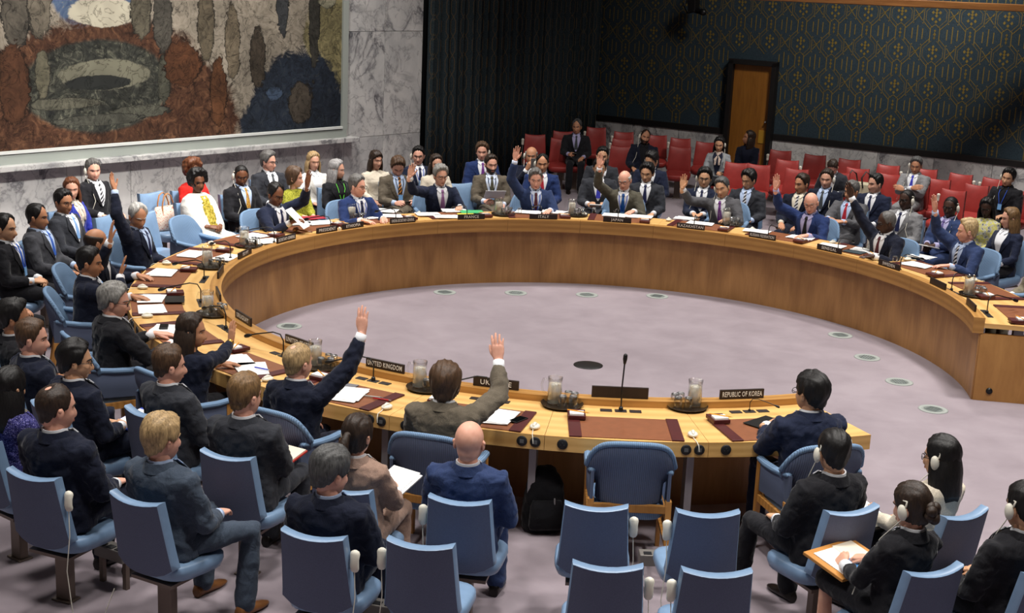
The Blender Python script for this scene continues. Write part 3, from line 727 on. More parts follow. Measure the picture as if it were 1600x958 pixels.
def place_seat(p, rz, label, red=False, ear=0, group=None, earlabel=None):
    global SEATB, SEATR, EARP
    if red: o = row_seat(True) if SEATR is None else copy_tree(SEATR); SEATR = SEATR or o
    else: o = row_seat(False) if SEATB is None else copy_tree(SEATB); SEATB = SEATB or o
    o.location = (p[0], p[1], 0); o.rotation_euler.z = rz
    tag(o, label, 'chair', group or ('red row seats before the patterned wall' if red else 'blue row seats behind the table'))
    if ear:
        h = earpiece_set() if EARP is None else copy_tree(EARP); EARP = EARP or h
        M = Matrix.Rotation(rz, 4, 'Z'); h.location = Vector((p[0], p[1], 0))+M @ Vector((ear*.218, -.215, .735)); h.rotation_euler.z = rz
        tag(h, 'cream earpiece hanging on the '+(earlabel or short(label)), 'earpiece', 'hanging earpieces'); EARC.append(h)
    return o
EARC = []
arm_f = ribbed('armchair_rib', (94, 104, 128)); arm_l = ribbed('armchair_rib_light', (116, 143, 174))
def sm_(v): v = max(0, min(1, (v-.45)/.35)); return v*v*(3-2*v)
def armchair():
    e = empty('delegate_armchair')
    # back: shield whose top is rounded and runs out into the arms
    F = MB(); n, m = 17, 9
    def P(u, v, yo):
        hw = .218+.066*sm_(v)
        top = .905-.035*abs(u)**2.2-.155*abs(u)**7
        z = .47+(top-.47)*v
        x = u*hw; y = -.215-(z-.47)*.20+.055*u*u+.05*abs(u)**6+yo
        return (x, y, z)
    th = .062; ids = {}
    for sgn in (1, -1):
        for j in range(m):
            for i in range(n):
                u = -1+2*i/(n-1); v = j/(m-1); ed = min(1-abs(u), 1-v, v+.3); ids[sgn, i, j] = len(F.v)
                F.v.append(P(u, v, sgn*(th/2-.018*max(0, 1-ed*7))))
        for j in range(m-1):
            for i in range(n-1):
                q = (ids[sgn, i, j], ids[sgn, i+1, j], ids[sgn, i+1, j+1], ids[sgn, i, j+1]); F.f.append(q if sgn < 0 else q[::-1]); F.mi.append(0 if sgn > 0 else 1)
    rim = [(i, 0) for i in range(n)]+[(n-1, j) for j in range(1, m)]+[(i, m-1) for i in range(n-2, -1, -1)]+[(0, j) for j in range(m-2, 0, -1)]
    for q in range(len(rim)):
        a, b = rim[q], rim[(q+1) % len(rim)]; F.f.append((ids[1, *a], ids[1, *b], ids[-1, *b], ids[-1, *a])); F.mi.append(0)
    fixn(F.build('backrest', [arm_l, arm_f], e))
    pp = MB(); top = [P(-1+2*i/24, 1, -.005) for i in range(25)]; pp.tube([(x, y, z-.004) for x, y, z in top], .019, 8); pp.build('piping', arm_l, e)
    for sx in (-1, 1):
        a = MB(); a.tube([(sx*.250, -.205, .685), (sx*.254, -.13, .67), (sx*.256, -.03, .655), (sx*.256, .1, .645), (sx*.256, .2, .65)], [.024, .029, .031, .031, .029], 10, flat=.75); a.build('armrest', arm_l, e)
        sp_ = MB(); sp_.loft([[(sx*.258, -.24, .46), (sx*.258, .19, .43), (sx*.266, .19, .64), (sx*.266, -.1, .655), (sx*.258, -.24, .69)], [(sx*.238, -.24, .46), (sx*.238, .19, .43), (sx*.246, .19, .64), (sx*.246, -.1, .655), (sx*.238, -.24, .69)]]); o = fixn(sp_.build('side_panel', arm_f, e, smooth=False))
        for yy, yt, zt in ((.22, .20, .63), (-.31, -.22, .50)):
            l = MB(); l.loft([[(sx*.25+dx*.7, yy+dy*.7, 0) for dx, dy in ((-.02, -.024), (.02, -.024), (.02, .024), (-.02, .024))], [(sx*.25+dx, yt+dy, zt) for dx, dy in ((-.02, -.024), (.02, -.024), (.02, .024), (-.02, .024))]]); l.build('leg', W_LEG, e, smooth=False)
        r = MB(); r.box((sx*.25, -.02, .375), (.03, .44, .05)); r.box((sx*.25, -.04, .2), (.02, .5, .025)); r.build('side_rail', W_LEG, e, smooth=False)
    r = MB(); r.box((0, -.235, .445), (.50, .03, .055), bev=.004); r.build('cross_rail', W_LEG, e, smooth=False); r = MB(); r.box((0, .2, .375), (.50, .03, .05)); r.build('cross_rail', W_LEG, e, smooth=False)
    s = MB(); rings = []
    for z, k in ((.36, .92), (.38, .99), (.43, 1.), (.455, .95), (.465, .8)): rings.append([(x*k, y*k-.01, z) for x, y in superring(.236, .225, 28, .4)])
    s.loft(rings); fixn(s.build('seat', arm_l, e)); return e
ARMC = None
def place_armchair(p, rz, label):
    global ARMC
    o = armchair() if ARMC is None else copy_tree(ARMC); ARMC = ARMC or o
    o.location = (p[0], p[1], 0); o.rotation_euler.z = rz; tag(o, label, 'armchair', 'blue armchairs round the table'); return o

# ---------------------------------------------------------------- people: heads, hair, hands, clothes
def sm(a, b, x): t = np.clip((x-a)/(b-a), 0, 1); return t*t*(3-2*t)
def exit_r(U, c, a):
    c = np.array(c); a = np.array(a); u = U/a; k = c/a
    A = (u*u).sum(-1); B = -2*(u*k).sum(-1); C = (k*k).sum()-1
    return (-B+np.sqrt(np.maximum(B*B-4*A*C, 0)))/(2*A)
def dirs(na, npol, front=True):
    if front:
        w_ = np.linspace(-1, 1, na, endpoint=False); az = PI*(w_*.55+.45*np.sign(w_)*np.abs(w_)**2.2)
    else: az = np.linspace(-PI, PI, na, endpoint=False)
    po = np.linspace(.02, PI-.02, npol)
    AZ, PO = np.meshgrid(az, po)       # rows: polar from crown
    U = np.stack([np.sin(PO)*np.sin(AZ), np.sin(PO)*np.cos(AZ), np.cos(PO)], -1)
    return AZ, U
def head_surf(U, jaw=1., nose=1., wide=1., feat=True):
    E = [((0, -.013, .024), (.0765, .097, .093)), ((0, .018, -.030), (.0665*jaw, .068, .072)), ((0, .032, -.066), (.046*jaw, .050, .050)), ((0, -.02, -.05), (.056, .066, .06))]
    r = np.stack([exit_r(U, c, a) for c, a in E], 0); k = 130
    r = np.log(np.exp(k*(r-r.max(0))).sum(0))/k+r.max(0)
    p = U*r[..., None]
    if feat:
        x, y, z = p[..., 0], p[..., 1], p[..., 2]; f = sm(.01, .05, y)
        g = lambda dx, dz, sx, sz: np.exp(-((x-dx)/sx)**2-((z-dz)/sz)**2)
        d = np.zeros_like(x)
        d += nose*.027*np.exp(-(x/(.010+.006*sm(-.01, -.045, z)))**2)*sm(.016, -.038, z)*sm(-.058, -.046, z)
        d -= .010*(g(.032, .003, .017, .012)+g(-.032, .003, .017, .012))
        d += .005*(g(.03, .024, .024, .009)+g(-.03, .024, .024, .009)+g(0, .022, .02, .012))
        d += .005*(g(.045, -.03, .02, .02)+g(-.045, -.03, .02, .02))
        d += .005*g(0, -.066, .026, .02)-.004*g(0, -.084, .02, .007)+.008*g(0, -.104, .02, .014)
        p = p.copy(); p[..., 1] += d*f
    p[..., 0] *= wide
    return p
def grid_faces(rows, na, flip=False):
    F = []
    for i in range(rows-1):
        for j in range(na):
            a, b = i*na+j, i*na+(j+1) % na; q = (a, a+na, b+na, b)
            F.append(q)
    F.append(tuple(range(na))); F.append(tuple((rows-1)*na+j for j in range(na-1, -1, -1)))
    return F
AZ_, U_ = dirs(44, 34); HF = grid_faces(34, 44)
AZH, UH = dirs(72, 46, False); HHF = grid_faces(46, 72)
HLINE = {'std': [(0, .086), (25, .082), (45, .068), (62, .036), (72, -.004), (84, -.016), (94, .004), (106, .002), (116, -.035), (140, -.066), (180, -.086)],
         'high': [(0, .106), (20, .107), (38, .084), (55, .050), (70, .0), (84, -.014), (94, .006), (106, .002), (116, -.035), (140, -.066), (180, -.086)],
         'fringe': [(0, .062), (25, .056), (45, .035), (60, .02), (72, -.004), (84, -.016), (94, .004), (106, .002), (116, -.035), (140, -.066), (180, -.086)],
         'full': [(0, .092), (25, .076), (45, .046), (60, -.02), (75, -.06), (90, -.075), (110, -.085), (140, -.095), (180, -.105)]}
def hair_shell(kind, p0, rnd):
    base = kind[0]; az = np.degrees(np.abs(AZH)); x, y, z = p0[..., 0], p0[..., 1], p0[..., 2]
    line = {'receding': 'high', 'thin': 'high', 'fringe': 'std', 'bob': 'fringe', 'long': 'full', 'pony': 'full', 'bun': 'full', 'afro': 'full', 'buzz': 'std'}.get(base, 'std')
    if len(kind) > 2: line = kind[2]
    hx, hz = zip(*HLINE[line]); zl = np.interp(az, hx, hz)
    ph = rnd.random()*6; zl = zl+.004*np.sin(AZH*13+ph)+.003*np.sin(AZH*23+2*ph)
    m = sm(zl-.003, zl+.016, z)
    top = sm(.0, .1, z)
    th = {'short': .006+.019*top, 'receding': .006+.012*top, 'thin': .007+.007*top, 'buzz': .004+.003*top, 'fringe': .008+0*top, 'side': .010+.019*top, 'full': .016+.018*top, 'long': .012+.012*top, 'bob': .016+.012*top, 'pony': .010+.010*top, 'bun': .010+.011*top, 'afro': .045+.022*top}[base]
    if base == 'fringe': m = m*(1-sm(.038, .066, z))
    if base == 'thin': m = m*(1-.95*np.exp(-((x)/.032)**2-((y+.055)/.035)**2)*(z > .05))
    s1, s2, s3 = rnd.random()*6, rnd.random()*6, rnd.random()*6
    amp = {'afro': .010, 'buzz': .0008, 'fringe': .002, 'full': .0055, 'thin': .003}.get(base, .0042)
    wt = sm(.05, .09, z); fl = np.where(wt > .5, x*150, AZH*11); n = np.sin(AZH*13+s1+2*np.sin(z*30+s2))*.5*(1-wt)+np.sin(x*230+s1+2*np.sin(y*28+s2))*.6*wt+np.sin(AZH*25+z*60+s3)*.3*(1-wt)+np.sin(x*420+y*40+s3)*.3*wt+np.sin(z*60+AZH*4+s2)*.35+np.sin(y*50+x*30+s1)*.5*wt
    if base == 'side':            # parting: lower on one side, swept up on the other
        th = th*(1+.35*np.tanh((x+.03)/.02))*(.78)
        th = th-.008*np.exp(-((x+.032)/.007)**2)*(z > .04)*(y > -.05)
    th = th+amp*n*m
    off = np.where(m > 0.02, -.005+(th+.005)*m, -.006)
    nrm = p0/np.linalg.norm(p0, axis=-1, keepdims=True)
    return p0+nrm*off[..., None]
def curtain_hair(length, spread, a0, thick, rnd, flare=0.0, front=0.0):
    "hanging hair: closed crescent from the ears round the nape, down to length below the eyes"
    rings = []; n = 19
    for t in np.linspace(0, 1, 11):
        z = .055-(length+.055)*t; out = []; inn = []
        for q in range(n):
            a = R(a0+(360-2*a0)*q/(n-1)); sx, cy = math.sin(a), math.cos(a)
            nz = .003*math.sin(9*a+t*3)
            rx = .072+.008*sm(0, .35, t)+spread*sm(0, .5, t)+flare*t; ry = .098-.012*sm(.3, .9, t)+flare*t
            rr = (thick*(1-.45*t)+nz)*min(1, .0+t*1.9)
            k = 1 if t < .93 else .93
            out.append(((rx+rr)*sx*k, (ry+rr)*cy*k-.012+front*t*max(0, cy), z+.008*math.sin(7*a)*t)); inn.append((max(.02, rx-.012)*sx*k, (ry-.016)*cy*k-.012+front*t*max(0, cy), z))
        rings.append(out+inn[::-1])
    return rings
_rh = random.Random(11)
# hands -------------------------------------------------------------
def hand_tubes(curl, spread, thumb, bend=0):
    "right hand, wrist at the origin, fingers along +Y, palm facing -Z, thumb on -X"
    mb = MB()
    mb.tube([(0, -.045, 0), (0, 0, 0)], [.0265, .026], 12, flat=.78)
    rings = []
    for y, w_, t, cx in ((-.005, .026, .019, 0), (.02, .034, .0165, -.002), (.05, .041, .0145, -.001), (.08, .042, .0125, 0), (.095, .037, .010, 0)):
        rings.append([(cx+w_*math.copysign(abs(math.cos(a))**.7, math.cos(a)), y, t*math.copysign(abs(math.sin(a))**.8, math.sin(a))) for a in [2*PI*k/14 for k in range(14)]])
    mb.loft(rings)
    for x, y, L, r_, s in ((-.030, .088, .072, .0088, -1.1), (-.0105, .094, .081, .0090, -.3), (.0105, .090, .075, .0086, .4), (.029, .080, .058, .0076, 1.3)):
        a = R(curl*.5); dx = math.sin(R(spread*s)); p = Vector((x, y-.012, 0)); pts = [p.copy()]; rad = [r_*1.08]
        for seg, f, da in ((.46, 1, curl), (.30, .94, curl*1.1), (.24, .84, curl*.6)):
            d = Vector((dx*math.cos(a), math.cos(a), -math.sin(a))).normalized(); p = p+d*(L*seg+(.012 if f == 1 else 0)); pts.append(p.copy()); rad.append(r_*f); a += R(da)
        mb.tube(pts, rad, 10)
    d = Vector((-math.sin(R(thumb)), math.cos(R(thumb)), -.28)).normalized(); p = Vector((-.022, .022, -.003))
    q = p+d*.038; d2 = (d+Vector((.28, .35, -.1))).normalized(); q2 = q+d2*.030; d3 = (d2+Vector((.1, .25, -.15))).normalized()
    mb.tube([p, q, q2, q2+d3*.022], [.0155, .0115, .0100, .0085], 10)
    return mb
HANDS = {}
def proto_hands():
    tmp = []
    for nm, args in (('open', (7, 4.5, 42)), ('flat', (14, 2, 28)), ('relax', (26, 1.5, 26)), ('grip', (52, 0, 30)), ('spread', (6, 8, 52))):
        o = hand_tubes(*args).build('hand_tmp', []); md = o.modifiers.new('r', 'REMESH'); md.mode = 'VOXEL'; md.voxel_size = .0042
        s_ = o.modifiers.new('s', 'SMOOTH'); s_.iterations = 3; s_.factor = .5; tmp.append((nm, o))
    dg = bpy.context.evaluated_depsgraph_get(); dg.update()
    for nm, o in tmp:
        me = bpy.data.meshes.new_from_object(o.evaluated_get(dg)); V = np.empty(len(me.vertices)*3); me.vertices.foreach_get('co', V)
        HANDS[nm] = (V.reshape(-1, 3), [tuple(p.vertices) for p in me.polygons]); bpy.data.objects.remove(o)
proto_hands()
def basis(y, z):
    "columns x,y,z with y along the fingers and -z the palm"
    y = Vector(y).normalized(); z = Vector(z); z = (z-y*z.dot(y)).normalized(); x = y.cross(z)
    return Matrix(((x.x, y.x, z.x), (x.y, y.y, z.y), (x.z, y.z, z.z)))
# torso sections: z, half width, half depth, y
TOR = {'m': [(.455, .185, .135, .0), (.52, .188, .14, .0), (.60, .178, .132, .0), (.68, .170, .126, .004), (.76, .176, .128, .006), (.84, .190, .130, .0), (.90, .206, .128, -.006), (.95, .208, .114, -.012), (.982, .176, .096, -.016), (1.003, .118, .076, -.018), (1.02, .072, .062, -.018)],
       'f': [(.455, .175, .135, .0), (.52, .178, .135, .0), (.60, .158, .118, .0), (.68, .140, .105, .004), (.76, .146, .112, .010), (.84, .158, .128, .012), (.90, .172, .116, .0), (.948, .170, .1, -.010), (.978, .140, .084, -.014), (1.0, .085, .064, -.016), (1.02, .056, .052, -.016)]}
def sect(tor, z):
    Z = [s[0] for s in tor]; return [float(np.interp(z, Z, [s[k] for s in tor])) for k in (1, 2, 3)]
def front_y(tor, x, z):
    w_, d, y = sect(tor, z); return y+d*max(0.02, 1-min(1, abs(x)/w_)**2.4)**(1/2.4)
DONE = []      # objects whose modifiers become their mesh at the end
CLOTH = {'navy': (34, 40, 60), 'midnight': (27, 31, 46), 'black': (33, 33, 37), 'charcoal': (52, 54, 60), 'slate': (64, 74, 88), 'grey': (86, 86, 90), 'lightgrey': (126, 126, 128), 'midgrey': (66, 67, 72), 'brown': (98, 90, 78), 'olive': (84, 81, 70), 'blue': (38, 54, 98), 'royal': (34, 50, 130), 'steelblue': (48, 62, 98), 'cream': (212, 202, 184), 'white': (228, 226, 220), 'red': (206, 40, 34), 'tweed': (44, 44, 92), 'beige': (152, 126, 112), 'lime': (140, 140, 40), 'print': (150, 150, 120), 'cardigan': (140, 144, 148), 'khaki': (120, 112, 96), 'shawl': (226, 224, 218), 'violetblue': (52, 62, 160)}
SHIRT = {'white': (226, 228, 232), 'pale': (178, 196, 226), 'lilac': (168, 164, 200), 'black': (20, 20, 24), 'stripe': (196, 208, 228), 'yellow': (176, 160, 60), 'darkblue': (26, 30, 48), 'cream': (216, 208, 190)}
TIE = {'blue': (60, 100, 190), 'navy': (28, 34, 70), 'skyblue': (130, 170, 220), 'purple': (110, 54, 130), 'mauve': (140, 96, 140), 'red': (170, 40, 54), 'maroon': (84, 36, 44), 'black': (22, 22, 26), 'grey': (66, 70, 74), 'olive': (74, 72, 58), 'orange': (172, 110, 50), 'bluev': (62, 66, 180), 'teal': (20, 80, 150), 'stripe': (120, 120, 126), 'green': (100, 190, 60), 'violet': (96, 84, 140)}
SKIN = {'light': (214, 164, 140), 'pink': (222, 168, 146), 'tan': (192, 140, 108), 'olive': (176, 126, 94), 'brown': (118, 76, 52), 'dark': (66, 44, 34), 'asian': (206, 160, 126)}
HAIR = {'black': (18, 16, 16), 'darkbrown': (44, 32, 24), 'brown': (74, 54, 38), 'lightbrown': (112, 86, 56), 'blond': (158, 132, 94), 'sandy': (172, 148, 108), 'grey': (122, 120, 116), 'darkgrey': (70, 70, 70), 'white': (176, 174, 170), 'auburn': (96, 56, 34), 'silver': (140, 138, 138), 'salt': (90, 88, 86)}
def stripes(name, a, b, scale, rot=.8):
    key = 'stripes_'+name
    if key in MATS: return MATS[key]
    t = NT(key, .7, .2); v = t.coord('Object', (1, 1, 1), (0, rot, 0)); wv = t.n('ShaderNodeTexWave', wave_type='BANDS', bands_direction='X'); wv.inputs['Scale'].default_value = scale; t.l(v, wv.inputs[0])
    t.color(t.ramp(wv.outputs[0], [(.45, lin(a)), (.55, lin(b))])); MATS[key] = t.m; return t.m
def printed(name, cols, scale):
    key = 'print_'+name
    if key in MATS: return MATS[key]
    t = NT(key, .85, .2); v = t.coord('Object'); n = t.noise(v, scale, 2, .5, .4); st = []
    for i, c in enumerate(cols): st.append((.3+.4*i/max(1, len(cols)-1), lin(c)))
    x = t.ramp(n.outputs[0], st); t.color(x); t.bump(n.outputs[0], .2, .01); MATS[key] = t.m; return t.m
def topmat(nm):
    if nm == 'tweed': return printed('tweed', [(18, 18, 48), (34, 34, 84), (70, 68, 132), (140, 136, 176)], 120)
    if nm == 'print': return printed('floral', [(60, 70, 90), (190, 188, 180), (190, 184, 70), (176, 172, 168)], 26)
    if nm == 'lime': return printed('lime', [(96, 98, 26), (150, 150, 48), (172, 170, 70)], 60)
    return cloth('cloth_'+nm, CLOTH[nm])
def tiemat(nm):
    if nm == 'stripe': return stripes('tie', (40, 40, 46), (206, 206, 210), 9)
    if nm == 'orange': return stripes('tie_orange', (44, 34, 26), (186, 124, 62), 9)
    if nm == 'floral': return printed('tie_floral', [(40, 40, 60), (190, 120, 40), (200, 170, 70), (60, 70, 110)], 60)
    return plain('tie_'+nm, TIE[nm], .5, .3)
def remesh(o, vox, it=4, disp=.010, dsize=.11):
    m = o.modifiers.new('r', 'REMESH'); m.mode = 'VOXEL'; m.voxel_size = vox; m.use_smooth_shade = True
    s_ = o.modifiers.new('s', 'SMOOTH'); s_.iterations = it; s_.factor = .5
    if disp:
        if 'folds' not in bpy.data.textures:
            for nm, sz in (('folds', .09), ('creases', .045)): t = bpy.data.textures.new(nm, 'CLOUDS'); t.noise_scale = sz; t.noise_depth = 2
        for nm, k in (('folds', 1), ('creases', .45)):
            d = o.modifiers.new('d', 'DISPLACE'); d.texture = bpy.data.textures[nm]; d.strength = disp*k; d.mid_level = .5; d.texture_coords = 'GLOBAL'
    DONE.append(o)
def ik(S, Wp, l1, l2, pole):
    d = Wp-S; L = d.length; mx = (l1+l2)*.995
    if L > mx: Wp = S+d*(mx/L); d = Wp-S; L = mx
    a = (l1*l1-l2*l2+L*L)/(2*L); h = math.sqrt(max(0, l1*l1-a*a)); u = d.normalized(); p = pole-u*pole.dot(u); p.normalize()
    return S+u*a+p*h, Wp
PEOPLE = []
def short(s, n=11):
    w_ = s.split()[:n]
    while w_[-1] in ('a', 'an', 'the', 'and', 'in', 'with', 'of', 'behind', 'on', 'at', 'by', 'to', 'from', 'left', 'right', 'among', 'bent', 'white', 'black', 'grey'): w_.pop()
    return ' '.join(w_).rstrip(',')
def person(px, py, label, hair, skin, top, sex='m', head=None, hp=6, hr=0, az=0, lean=5, arms='lap', ex='', zt=1.28, legs=None, seat='row', big=1., ear=None, pos=None, bottom=None, tilt=0, seatlab=None, shoes=(24, 20, 18), far=None):
    rnd = random.Random(px*31+py); far = (py < 400) if far is None else far
    tor = TOR[sex]; hs = zt/1.282
    leanm = Matrix.Translation((0, 0, .50)) @ Matrix.Rotation(R(tilt), 4, 'Y') @ Matrix.Rotation(R(lean), 4, 'X') @ Matrix.Translation((0, 0, -.50))
    neck = leanm @ Vector((0, -.012, 1.0)); fwdn = Vector((0, .032+.0016*max(0, lean), 0))
    hc = neck+Vector((0, .022, .143))+Vector((0, max(0, hp-8)*.0012, -max(0, hp-8)*.0008))
    H = at(px, py, zt)
    rz = face_in(H.x, H.y, az)
    Mz = Matrix.Rotation(rz, 4, 'Z')
    root = Vector((H.x, H.y, 0))-(Mz @ Vector((hc.x*hs, hc.y*hs, 0)))
    e = empty('person', root, rz); e.scale = (hs*big, hs*big, hs) if big != 1 else (hs,)*3
    inv = (Matrix.Translation(root) @ Mz @ Matrix.Diagonal((e.scale[0], e.scale[1], e.scale[2], 1))).inverted()
    sk = skinmat(skin, SKIN[skin]); hm = hairmat(hair[1], HAIR[hair[1]])
    # head -----------------------------------------------------------
    hy = 0 if head is None else ((head-90-math.degrees(rz)+180) % 360-180)
    hy = max(-78, min(78, hy))
    HM = Matrix.Translation(hc) @ Matrix.Rotation(R(hy), 4, 'Z') @ Matrix.Rotation(R(-hp), 4, 'X') @ Matrix.Rotation(R(hr), 4, 'Y')
    fs = (1.0 if sex == 'f' else 1.055)
    HM = HM @ Matrix.Diagonal((fs, fs, fs, 1))
    jaw, nose, wide = (.93 if sex == 'f' else 1.0)*rnd.uniform(.94, 1.07), rnd.uniform(.75, 1.15)*(.85 if sex == 'f' else 1), rnd.uniform(.97, 1.04)
    P = head_surf(U_, jaw, nose, wide); body = MB()
    body.add(P.reshape(-1, 3), HF, 0, HM)
    for sx in (-1, 1):
        body.ball((sx*.0775*wide, -.010, -.012), (.010, .019, .031), 10, 8, 0, HM @ Matrix.Translation((0, 0, 0)))
        body.ball((sx*.080*wide, -.016, .002), (.011, .011, .014), 8, 6, 0, HM)
    def fy(x, z):
        u = np.array([[x/ .1, .9, z/.1]]); u = u/np.linalg.norm(u); p = head_surf(u, jaw, nose, wide)[0]
        for _ in range(3):
            u = u*np.linalg.norm(p); u[0, 0] += x-p[0]; u[0, 2] += z-p[2]; u = u/np.linalg.norm(u); p = head_surf(u, jaw, nose, wide)[0]
        return float(p[1])
    for sx in (-1, 1):
        ye = fy(sx*.032, .002)
        body.ball((sx*.032, ye-.0035, .001), (.0135, .007, .0068), 12, 8, 2, HM); body.ball((sx*.032+.001, ye-.001, .001), (.0058, .006, .0058), 10, 6, 3, HM)
        body.tube([(sx*(.032+dx), fy(sx*(.032+dx), .004)+.003, .0075+dz) for dx, dz in ((-.014, -.004), (-.006, .0), (.006, .0), (.015, -.005))], [.002, .0026, .0026, .0018], 6, 0, HM)
        body.tube([(sx*x_, fy(sx*x_, z_)+.001, z_) for x_, z_ in ((.016, .0205), (.03, .025), (.046, .0215), (.052, .017))], [.0028, .0042 if sex == 'm' else .003, .0034, .0015], 6, 4, HM)
    yl = fy(0, -.068); body.ball((0, yl-.004, -.0645), (.021, .008, .0042), 12, 6, 1, HM); body.ball((0, yl-.004, -.0725), (.019, .0085, .0052), 12, 6, 1, HM)
    # neck, trunk core -------------------------------------------------
    hb = HM @ Vector((0, -.012, -.062)); nk = leanm @ Vector((0, -.016, .93)); nm_ = leanm @ Vector((0, -.016, 1.0)); nr = .056 if sex == 'm' else .047
    body.tube([nk, nm_, (nm_+hb)/2, hb], [nr*1.0, nr*1.02, nr, nr*1.0], 16, 0)
    core = [[tuple(leanm @ Vector((x*.8, y*.8+oy, z))) for x, y in superring(w_*.82, d*.85, 16, .8)] for z, w_, d, oy in tor[1:7]]
    body.loft(core)
    # arms --------------------------------------------------------------
    sh = .180 if sex == 'm' else .150; l1, l2 = (.285, .255) if sex == 'm' else (.265, .24)
    A = {}
    spec = {'R': arms, 'L': arms} if isinstance(arms, str) else dict({'R': 'lap', 'L': 'lap'}, **arms)
    for s_, sx in (('R', 1), ('L', -1)):
        sp = spec[s_]; S = leanm @ Vector((sx*sh, -.010, .932)); pole = Vector((sx*.5, -.45, -.75)); hand = 'relax'; fd = None; pn = Vector((0, 0, 1)); arg = None
        if not isinstance(sp, str): arg = sp; sp = sp[0]
        if sp == 'lap': W_ = Vector((sx*.13, .27, .625)); fd = Vector((-sx*.35, .9, -.12)); hand = 'relax'
        elif sp == 'clasp': W_ = Vector((sx*.085, .25, .635)); fd = Vector((-sx*.75, .6, -.05)); hand = 'relax'; pn = Vector((sx*.6, .1, .9)); W_.z += .012 if sx > 0 else 0
        elif sp == 'table': W_ = Vector((sx*.15, .40, .798)); fd = Vector((-sx*.45, .9, -.05)); hand = 'flat'
        elif sp == 'tclasp': W_ = Vector((sx*.095, .40, .80)); fd = Vector((-sx*.8, .5, 0)); hand = 'relax'; pn = Vector((sx*.5, .1, .9)); W_.z += .015 if sx > 0 else 0
        elif sp == 'cross': W_ = Vector((-sx*.06, .235, .78+(.04 if sx > 0 else 0))); fd = Vector((-sx*.95, .15, .22)); hand = 'flat'; pn = Vector((0, 1, .4)); pole = Vector((sx, -.1, -.6))
        elif sp == 'write': W_ = Vector((sx*.05, .30, .70)); fd = Vector((-sx*.5, .75, -.2)); hand = 'grip'
        elif sp == 'hold': W_ = Vector((sx*.12, .30, .68)); fd = Vector((-sx*.3, .9, .15)); hand = 'grip'; pn = Vector((sx*.8, 0, .5))
        elif sp == 'phone': W_ = Vector((sx*.085, .25, .98)); fd = Vector((-sx*.5, .3, .8)); hand = 'grip'; pn = Vector((sx*.6, .8, 0)); pole = Vector((sx*.4, 0, -1))
        elif sp == 'pt':
            W_ = Vector(arg[1]); fd = Vector(arg[2]); hand = arg[3] if len(arg) > 3 else 'relax'; pn = Vector(arg[4]) if len(arg) > 4 else pn
        elif sp in ('raise', 'toward'):
            # wrist and fingertips as seen; depth from the arm's reach
            o_ = inv @ CAMP; rd = ((inv.to_3x3()) @ ray(arg[1], arg[2])); rd.normalize()
            reach = (arg[5] if len(arg) > 5 else .50); v = S-o_; tc = v.dot(rd); h2 = v.length_squared-tc*tc
            k = math.sqrt(max(0, reach*reach-h2)); c1, c2 = o_+rd*(tc-k), o_+rd*(tc+k)
            W_ = c1 if (c1-S).y > (c2-S).y else c2
            rf = ((inv.to_3x3()) @ ray(arg[3], arg[4])); rf.normalize(); tf = (W_-o_).length
            tip = o_+rf*tf; fd = tip-W_; hand = arg[6] if len(arg) > 6 else 'open'
            fd = fd.normalized(); fd = (fd+Vector((0, .0, .15))).normalized()
            pn = Vector((0, -1, .0)) if len(arg) <= 7 else Vector(arg[7])
            pole = Vector((sx*.8, .15, -.6))
        E_, W_ = ik(S, W_, l1, l2, pole); A[s_] = (S, E_, W_, fd, hand, pn)
        body.tube([S*.85+E_*.15, E_, E_*.5+W_*.5, W_], [.026, .024, .022, .0235], 10, 0)
        B = basis(fd, pn).to_4x4(); hv, hf = HANDS[hand]; sc_ = .93 if sex == 'f' else 1.04
        Mh = Matrix.Translation(W_) @ B @ Matrix.Diagonal((sc_*(1 if sx > 0 else -1), sc_, sc_, 1))
        Mn = np.array(Mh); hvw = hv @ Mn[:3, :3].T+Mn[:3, 3]
        body.add(hvw, hf if sx > 0 else [f[::-1] for f in hf], 0)
    # legs ----------------------------------------------------------------
    lg_ = legs or ((.46, .10), (.46, .10)); feet = []
    T = {}
    for (kf, kx), sx in zip(lg_, (1, -1)):
        hip = Vector((sx*.09, .0, .535)); ky = kf if isinstance(kf, (int, float)) else kf[0]; fyy = ky-.03 if isinstance(kf, (int, float)) else kf[1]
        kn = Vector((sx*kx, ky, .52)); an = Vector((sx*(kx+.005), fyy, .085)); T[sx] = (hip, kn, an)
        body.tube([hip, kn, kn*.4+an*.6, an], [.06, .045, .043, .032], 8, 0); feet.append((an, sx))
    mats = [sk, plain('lips_'+skin, tuple(int(v*q) for v, q in zip(SKIN[skin], (.86, .72, .69))) if sex == 'm' else tuple(int(v*q) for v, q in zip(SKIN[skin], (.86, .6, .6))), .4), plain('eye_white', (206, 202, 198), .3), plain('iris', (34, 24, 18), .25), hm]
    ob = body.build('body', mats, e)
    # hair ------------------------------------------------------------------
    if hair[0] != 'bald':
        hb_ = MB(); p0 = head_surf(UH, jaw, 0, wide, False); hsx = hair_shell(hair, p0, rnd); hb_.add(hsx.reshape(-1, 3), HHF, 0, HM)
        Ln = hair[3] if len(hair) > 3 else .26
        if hair[0] == 'long': hb_.loft([[tuple(HM @ Vector(p)) for p in r_] for r_ in curtain_hair(Ln, .008, 62 if sex == 'f' else 80, .020, rnd, .012)])
        if hair[0] == 'bob': hb_.loft([[tuple(HM @ Vector(p)) for p in r_] for r_ in curtain_hair(.12, .01, 66, .024, rnd, .008)])
        if hair[0] == 'pony':
            hb_.ball((0, -.118, .02), (.024, .022, .022), 10, 8, 0, HM); hb_.tube([(0, -.125, .02), (0, -.16, -.03), (0, -.165, -.11), (.01, -.14, -.2), (.012, -.135, -.26)], [.02, .034, .036, .028, .012], 12, 0, HM)
